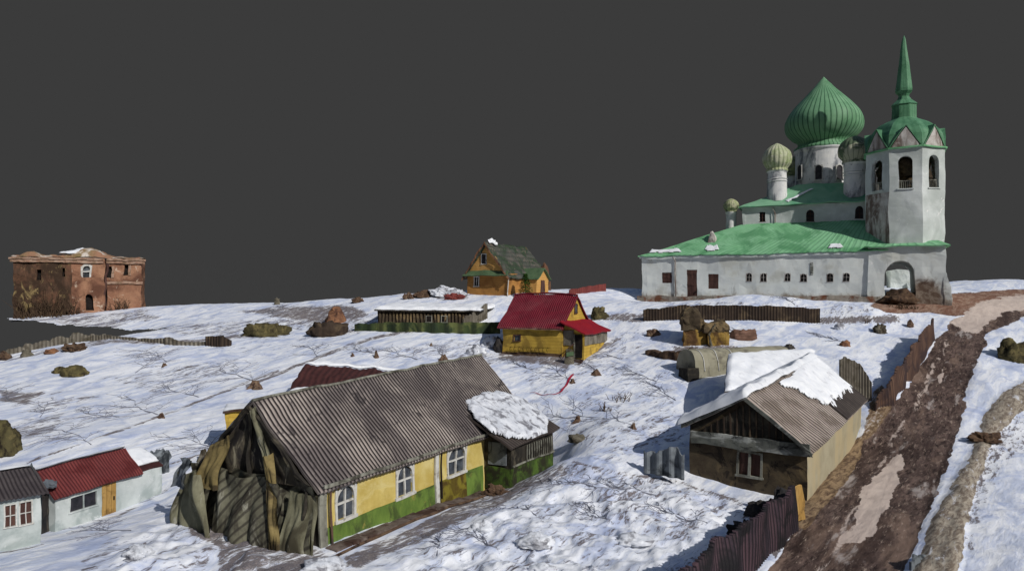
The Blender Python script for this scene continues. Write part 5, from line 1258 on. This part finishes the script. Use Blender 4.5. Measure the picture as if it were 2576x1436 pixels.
# snow-topped old shed
os_ = thing('old_shed', 'weathered plank shed with flat snow-covered roof beside the picket fence', 'shed', P(1080, 812, 83))
b = B()
f0 = P(950, 818, 83); f1 = P(1175, 820, 82.5)
b.prism([f0+Z1*-.8, f1+Z1*-.8, f1+Z1*1.65, f0+Z1*1.85], (0.6, 5, 0)); b.build('wall', 'fence_dark', os_, (.15, .6), .6)
b = B()
for i in range(26):
    p = f0.lerp(f1, (i+.5)/26)+Vector((0, -.16, -.6)); b.box(p, (.22, 0, 0), (0, .08, 0), (0, 0, 2.15+.1*math.sin(i*2.1)))
b.build('board', 'log_wall', os_, (.15, .6), .8)
r_ = [f0+Vector((-.3, -.5, 1.85)), f1+Vector((1.6, -.5, 1.8)), f1+Vector((3.6, 5.6, 2.2)), f0+Vector((.6, 5.6, 2.35))]
b = B(); b.slab(*r_, 20, 6, .15); b.build('roof', 'dark_boards', os_, (.12, .6))
snow_on(os_, *r_, .35, 60, 20, lambda u, v: .6, lift=.06)
for (a, bb_) in ((.55, .63), (.72, .78)):
    p = f0.lerp(f1, a)+Vector((0, -.26, .45)); window(os_, p, Vector((1, 0, 0)), Vector((0, -1, 0)), 0, .6, p.z, p.z+.7, 'pale_corner', 'dark', .08, .04, .02, (0, 0), seg=.5)
# ruined hut
hut = thing('ruined_hut', 'ruined hut of yellow boards under heaped grey bark, left of the log stack', 'hut', P(1775, 872, 72))
def tower(pa, pb, yb, yt, Y, dep, mt_low, mt_up, ysp, sd):
    b = B(); b.prism([P(pa, yb+12, Y), P(pb, yb+12, Y), P(pb-3, ysp, Y), P(pa+3, ysp, Y)], (.4, dep, 0)); w_ = b.build('wall', mt_low, hut, (.22, .9), .4)
    bm_ = B()
    ol = [(1716, 832), (1713, 800), (1722, 782), (1738, 772), (1752, 776), (1763, 790), (1773, 812), (1778, 834)] if sd == 1 else [(1770, 838), (1774, 814), (1798, 813), (1810, 806), (1826, 806), (1835, 822), (1839, 840)]
    c0 = P((pa+pb)/2, ysp, Y+dep/2); W = (pb-pa)/2*Y/F*1.12; H = (ysp-yt)*Y/F
    bm_.prism([P(x_, y_, Y-.12) for x_, y_ in ol], (.4, dep+.2, 0)); bm_.build('bark_heap', mt_up, hut, (.26, 1.1), .3)
tower(1718, 1776, 868, 774, 72, 2.2, 'hut_boards', 'log_wall', 828, 1)
tower(1776, 1836, 874, 806, 71.6, 2.4, 'hut_boards', 'log_wall', 836, 2)
b = B(); b.tube([P(1790, 870, 71.2), P(1783, 842, 71.3), P(1800, 815, 71.4)], [.16, .12, .1], 6); b.build('leaning_post', 'moss_grey', hut, (.1, 1), .3)
fence('low_wall', 'low brown earth bank with dead twigs in front of the ruined hut', [(1630, 889), (1690, 904), (1748, 908)], [.3, .8, .7], 'earth', 1.2, .1, .3, .8, cat='bank')
lump('log_stack', 'stack of pinkish logs right of the ruined hut', 'log stack', 1872, 853, 66, 22, 'wood_pile', .5, .18, 6, flat=.35)
lump('arch_rubble', 'brown earth and rubble heaped inside the gate arch under the bell tower', 'rubble', 2262, 762, 92, 30, 'earth', .9, .4, 50)
lump('brick_heap', 'small reddish heap on the snow left of the ruined hut', 'heap', 1645, 843, 34, 14, 'stump', .6, .35, 7)
lump('black_tyre_heap', 'small black heap on the snow above the long olive shed', 'heap', 1985, 877, 26, 12, 'black_sheet', .6, .3, 8)
lump('red_earth_clod', 'reddish-brown clod alone on the snow left of the road fence', 'clod', 2126, 870, 26, 12, 'rust', .6, .4, 9)
lump('grey_rock', 'grey rock half sunk in snow near the top of the road fence', 'rock', 2214, 838, 34, 22, 'moss_grey', .6, .5, 10)
lump('snowy_stone', 'small snow-capped pale stone below the right end of the board fence', 'rock', 2112, 828, 24, 14, 'snow_dirty', .6, .3, 11)
lump('brown_post_stub', 'short brown stub standing left of the top end of the road fence', 'stump', 2290, 822, 16, 16, 'stump', .7, .3, 12)
lump('roadside_bush', 'brown mossy mound on the snowbank at the right frame edge', 'mound', 2553, 904, 72, 52, 'moss', .8, .35, 13)
lump('earth_mound', 'dark earth mound at the left end of the church-side board fence', 'mound', 1508, 800, 42, 26, 'moss', .8, .4, 14)
c_ = hit(845, 812); k_ = c_.y/F; b = B()
b.lathe(c_, [(29*k_, -.3), (25*k_, 5*k_), (18*k_, 20*k_), (14*k_, 33*k_), (11*k_, 38*k_), (6*k_, 41*k_), (.02, 40*k_)], 24)
tag(b.build('rust_mound', 'rust', None, (.22, 1.2), .3, loc=c_), 'rust-orange conical mound on the slope left of the old shed', 'mound')
lump('mossy_hedge', 'rounded mossy olive hedge block at mid slope, left of the rust mound', 'hedge', 668, 844, 112, 24, 'moss', .35, .4, 16, flat=.4)
lump('mossy_hedge', 'dark mossy hedge block directly below the rust mound', 'hedge', 830, 842, 96, 27, 'fence_dark', .35, .4, 17, flat=.3)
lump('brown_mound', 'larger rounded brown mound on open snow at the left', 'mound', 186, 944, 66, 24, 'moss', .6, .2, 18)
lump('brown_mound', 'flat brown mound joined to the left of the larger rounded one', 'mound', 152, 936, 40, 14, 'moss', .6, .3, 19)
lump('brown_mound', 'flat brown earth patch mound under the old fence at the left', 'mound', 190, 882, 60, 16, 'earth', .6, .5, 20)
lump('brown_mound', 'small flat brown mound left of the earth patch under the old fence', 'mound', 130, 888, 36, 9, 'rust', .6, .4, 21)
lump('tan_rock', 'small tan rock under the old fence near the left frame edge', 'rock', 68, 897, 26, 14, 'moss_grey', .7, .4, 22)
lump('tan_rock', 'brown rock at the very left frame edge by the old fence', 'rock', 12, 903, 26, 16, 'earth', .7, .4, 23)
lump('dead_bush', 'big round brown bush at the left frame edge above the white sheds', 'bush', 8, 1140, 88, 66, 'moss', .7, .3, 24, flat=.2)
lump('crest_post', 'lone short grey post lump on the snowy crest', 'post', 697, 766, 14, 17, 'moss_grey', .7, .3, 25)
lump('crest_rock', 'pointed brown rock on the crest left of the orange house', 'rock', 1028, 752, 26, 12, 'stump', .6, .5, 26)
lump('crest_heap', 'small dark heap on the crest with bluish snow behind', 'heap', 900, 760, 30, 11, 'earth', .6, .5, 27)
lump('rubble_heap', 'greyish twig and rubble heap left of the orange house', 'heap', 1120, 744, 90, 20, 'snow_dirty', .5, .5, 28)
lump('rubble_heap', 'reddish rubble heap at the foot of the orange house gable', 'heap', 1145, 752, 40, 13, 'fence_red', .5, .6, 29)
lump('rubble_heap', 'brown rubble clump at the left end of the twig heap', 'heap', 1062, 747, 44, 14, 'earth', .5, .5, 30)
lump('snowy_boulder', 'snow-capped dark boulder left of the red-roofed house', 'boulder', 1236, 872, 56, 24, 'snow_dirty', .6, .35, 31)
lump('snowy_boulder', 'flat dark boulder with snow, lower left of the red-roofed house', 'boulder', 1200, 892, 48, 20, 'snow_dirty', .6, .4, 32)
lump('dark_boulder', 'dark pile against the left corner of the red-roofed house', 'pile', 1258, 886, 30, 34, 'black_sheet', .6, .4, 33)
lump('snow_peak', 'sharp grey snow crust peak at the bottom left', 'snow lump', 352, 1402, 70, 25, 'snow_dirty', .7, .38, 34)
lump('snow_peak', 'rounded grey snow lump at the bottom edge under the yellow house corner', 'snow lump', 815, 1428, 110, 24, 'snow_dirty', .7, .3, 35)
lump('snow_peak', 'pointed grey crust lump in the trampled snow right of the yellow house', 'snow lump', 1210, 1335, 64, 21, 'snow_dirty', .6, .38, 36)
lump('snow_peak', 'wide dark crust lump in the middle of the trampled foreground snow', 'snow lump', 1345, 1368, 90, 22, 'snow_dirty', .6, .38, 37)
lump('snow_peak', 'dark crusted lump in the trampled snow nearest the purple fence', 'snow lump', 1590, 1370, 100, 18, 'snow_dirty', .6, .38, 38)
lump('snow_peak', 'round grey lump at the bottom edge below the wide crust lump', 'snow lump', 1365, 1440, 70, 18, 'snow_dirty', .6, .3, 39)
lump('dark_debris', 'black debris heap behind the purple fence under the cream wall corner', 'debris', 1955, 1300, 100, 52, 'black_sheet', .7, .6, 40)
lump('dark_debris', 'black debris heap further left along the purple fence', 'debris', 1880, 1345, 80, 34, 'black_sheet', .7, .6, 41)
lump('grass_tussock', 'greenish-grey dry grass heap beside the torn gable of the long yellow house', 'grass heap', 505, 1300, 110, 40, 'moss_grey', .7, .4, 42)
lump('stone_block', 'pale stone block on the snow right of the long yellow house porch', 'stone', 1455, 1110, 56, 16, 'moss_grey', .5, .3, 43)
lump('debris_lump', 'dark wet leaf heap at the corner of the yellow house porch', 'debris', 1250, 1242, 60, 18, 'earth', .6, .6, 44)
lump('snow_bank_rock', 'dark branch heap on the roadside slab strip at the right', 'debris', 2480, 1110, 70, 18, 'earth', .5, .6, 45)
fence('blue_tarp_edge', 'short dark blue-grey edging by the road at the bottom right', [(2290, 1432, 31.4), (2330, 1405, 32.6)], .35, 'slate_sheet', .7, .06, .5, .1, sink=.6, cat='edging')
stump('wide-rooted brown stump on the snow left of the maroon-roofed shed', 640, 974, 48, 22, 1)
stump('small stump with a snow cap on the empty slope above the red-roofed white shed', 404, 1050, 32, 14, 2)
stump('pale pointed stump beside the torn end of the long yellow house', 512, 1156, 38, 32, 3, 'moss_grey')
stump('conical stump in open snow above the maroon-roofed shed', 948, 898, 22, 18, 4)
stump('tiny dark stump left of the conical one above the maroon-roofed shed', 888, 896, 18, 10, 5)
stump('squat stump just above the ridge end of the long yellow house', 1116, 906, 32, 19, 6)
stump('low dark stump right of the long yellow house snow patch', 1452, 1060, 30, 18, 7)
stump('reddish stump near the lower bushes between the two big foreground houses', 1592, 1078, 24, 20, 8)
stump('small stump in the snow right of the red-roofed house porch', 1440, 962, 24, 12, 9)
stump('flat reddish stump below the porch of the red-roofed house', 1500, 940, 36, 12, 10)
stump('tiny brown stump on the upper left slope beyond the fence', 414, 920, 20, 9, 11)
stump('thin dark stump under the mossy fence', 1085, 870, 14, 9, 12)
# red tape lying on the snow
b = B()
tp_ = [(1334, 990), (1350, 995), (1370, 998), (1392, 996), (1412, 988), (1424, 974), (1432, 958), (1444, 945)]
g = [hit(*t)+Z1*.06 for t in tp_]
def tf(u, v):
    k = u*(len(g)-1); i = min(int(k), len(g)-2); p = g[i].lerp(g[i+1], k-i)
    w = (.06+.1*u); return p+Vector((v-.5, 0, 0))*w*1.5+Z1*(.03+abs(v-.5)*w*.6+.05*math.sin(u*22))
b.quadgrid(tf, 60, 2); b.quadgrid(lambda u, v: tf(u, v)-Z1*.015, 60, 2, 1, True)
tag(b.build('red_tape', 'tape', None), 'curled red barrier tape lying on the snow between the houses', 'tape')
# dead weeds scattered singly
GW = 'dry twig bushes sticking out of the snow'
for i, (px, py, w, h, n_, lb) in enumerate([(1740, 880, 24, 16, 14, 'dry twigs in front of the ruined hut'), (1500, 870, 34, 12, 22, 'purplish dry twigs right of the red-roofed house'),
        (1560, 1010, 60, 34, 16, 'bare thin shoots in the snow between the two foreground houses'), (1520, 1035, 40, 26, 12, 'shorter bare shoots just left of the thin ones between the foreground houses'),
        (2180, 812, 14, 22, 5, 'single dead stalk near the top of the road fence'), (2270, 775, 90, 14, 60, 'dead weeds along the foot of the church gate arch'),
(1230, 1250, 60, 14, 20, 'dead creepers at the porch corner of the yellow house')]):
    bush('dry_twigs', lb, px, py, w, h, n_, 'dry twigs', GW, 60+i)

# grey branching strips laid on the snow, standing in for tree shadows
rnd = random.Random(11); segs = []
def branch(p, d, L_, r, dep):  # segments of one branching shadow strip
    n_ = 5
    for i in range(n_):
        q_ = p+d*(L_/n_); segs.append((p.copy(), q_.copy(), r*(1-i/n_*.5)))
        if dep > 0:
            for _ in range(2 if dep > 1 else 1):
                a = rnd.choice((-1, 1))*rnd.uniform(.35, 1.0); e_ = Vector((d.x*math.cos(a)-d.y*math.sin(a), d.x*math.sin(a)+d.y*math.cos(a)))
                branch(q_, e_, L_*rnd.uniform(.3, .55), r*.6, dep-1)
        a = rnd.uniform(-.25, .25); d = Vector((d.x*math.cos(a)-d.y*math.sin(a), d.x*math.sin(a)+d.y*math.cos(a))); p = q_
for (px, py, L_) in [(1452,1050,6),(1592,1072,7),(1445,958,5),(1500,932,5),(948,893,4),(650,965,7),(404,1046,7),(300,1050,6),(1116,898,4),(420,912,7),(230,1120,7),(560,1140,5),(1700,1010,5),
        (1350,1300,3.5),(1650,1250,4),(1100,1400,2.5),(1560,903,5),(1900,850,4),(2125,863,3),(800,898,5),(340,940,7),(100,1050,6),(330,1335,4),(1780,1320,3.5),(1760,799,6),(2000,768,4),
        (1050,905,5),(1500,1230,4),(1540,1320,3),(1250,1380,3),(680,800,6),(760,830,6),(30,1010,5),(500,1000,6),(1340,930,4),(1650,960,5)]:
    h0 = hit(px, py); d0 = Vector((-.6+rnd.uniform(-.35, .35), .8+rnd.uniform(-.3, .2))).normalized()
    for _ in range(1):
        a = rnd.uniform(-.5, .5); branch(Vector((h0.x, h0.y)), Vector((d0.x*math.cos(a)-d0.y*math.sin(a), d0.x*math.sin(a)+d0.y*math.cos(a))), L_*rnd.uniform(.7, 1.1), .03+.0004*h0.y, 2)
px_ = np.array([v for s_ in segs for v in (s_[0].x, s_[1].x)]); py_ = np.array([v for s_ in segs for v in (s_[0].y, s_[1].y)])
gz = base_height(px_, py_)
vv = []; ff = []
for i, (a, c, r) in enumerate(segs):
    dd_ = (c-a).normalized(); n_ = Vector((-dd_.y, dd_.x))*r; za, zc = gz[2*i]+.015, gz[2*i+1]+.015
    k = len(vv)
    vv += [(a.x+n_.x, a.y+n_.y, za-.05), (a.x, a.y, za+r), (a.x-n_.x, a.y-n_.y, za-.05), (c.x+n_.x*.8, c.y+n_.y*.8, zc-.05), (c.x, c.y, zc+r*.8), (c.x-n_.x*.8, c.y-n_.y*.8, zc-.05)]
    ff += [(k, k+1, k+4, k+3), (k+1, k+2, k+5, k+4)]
me = bpy.data.meshes.new('branch_shadow_strips'); me.from_pydata(vv, [], ff); me.materials.append(MT['shadow_strip_grey'])
o_ = bpy.data.objects.new('branch_shadow_strips', me); COL.objects.link(o_); tag(o_, 'grey branching strips laid over the snow in place of tree shadows', 'twigs', kind='stuff')

# ================================================================== CAMERA, LIGHT, WORLD
cam = bpy.data.cameras.new('camera'); co = bpy.data.objects.new('camera', cam); COL.objects.link(co)
co.rotation_euler = (math.radians(90), 0, 0); co.location = (0, 0, 0)
cam.sensor_width = 36; cam.lens = 36*F/2576; cam.shift_y = (HY-718)/2576; cam.clip_end = 2000
SC.camera = co
sun_dir = Vector((.65, -.76, 0)).normalized(); el = math.radians(34)
to_sun = Vector((sun_dir.x*math.cos(el), sun_dir.y*math.cos(el), math.sin(el)))
sl_ = bpy.data.lights.new('sun', 'SUN'); sl_.energy = 3.2; sl_.angle = math.radians(.5); sl_.color = (1, .965, .92)
so = bpy.data.objects.new('sun', sl_); COL.objects.link(so); so.rotation_euler = to_sun.to_track_quat('Z', 'Y').to_euler(); so.location = to_sun*150
w = bpy.data.worlds.new('World'); SC.world = w; w.use_nodes = True; nt = w.node_tree
for n_ in list(nt.nodes): nt.nodes.remove(n_)
sky = nt.nodes.new('ShaderNodeTexSky'); sky.sky_type = 'NISHITA'; sky.sun_disc = False
sky.sun_elevation = el; sky.sun_rotation = math.atan2(sun_dir.x, sun_dir.y)
bg1 = nt.nodes.new('ShaderNodeBackground'); bg1.inputs[1].default_value = .075; nt.links.new(sky.outputs[0], bg1.inputs[0])
bg2 = nt.nodes.new('ShaderNodeBackground'); bg2.inputs[0].default_value = lin((59, 59, 59)); bg2.inputs[1].default_value = 1
tc_ = nt.nodes.new('ShaderNodeTexCoord'); sx = nt.nodes.new('ShaderNodeSeparateXYZ'); nt.links.new(tc_.outputs['Generated'], sx.inputs[0])
mr_ = nt.nodes.new('ShaderNodeMapRange'); mr_.inputs[1].default_value = .43; mr_.inputs[2].default_value = .58; nt.links.new(sx.outputs[2], mr_.inputs[0])
mx = nt.nodes.new('ShaderNodeMixShader'); nt.links.new(mr_.outputs[0], mx.inputs[0]); nt.links.new(bg2.outputs[0], mx.inputs[1]); nt.links.new(bg1.outputs[0], mx.inputs[2])
ou = nt.nodes.new('ShaderNodeOutputWorld'); nt.links.new(mx.outputs[0], ou.inputs[0])
SC.view_settings.view_transform = 'Standard'; SC.view_settings.look = 'None'; SC.view_settings.exposure = 0; SC.view_settings.gamma = 1
SC.render.engine = 'CYCLES'
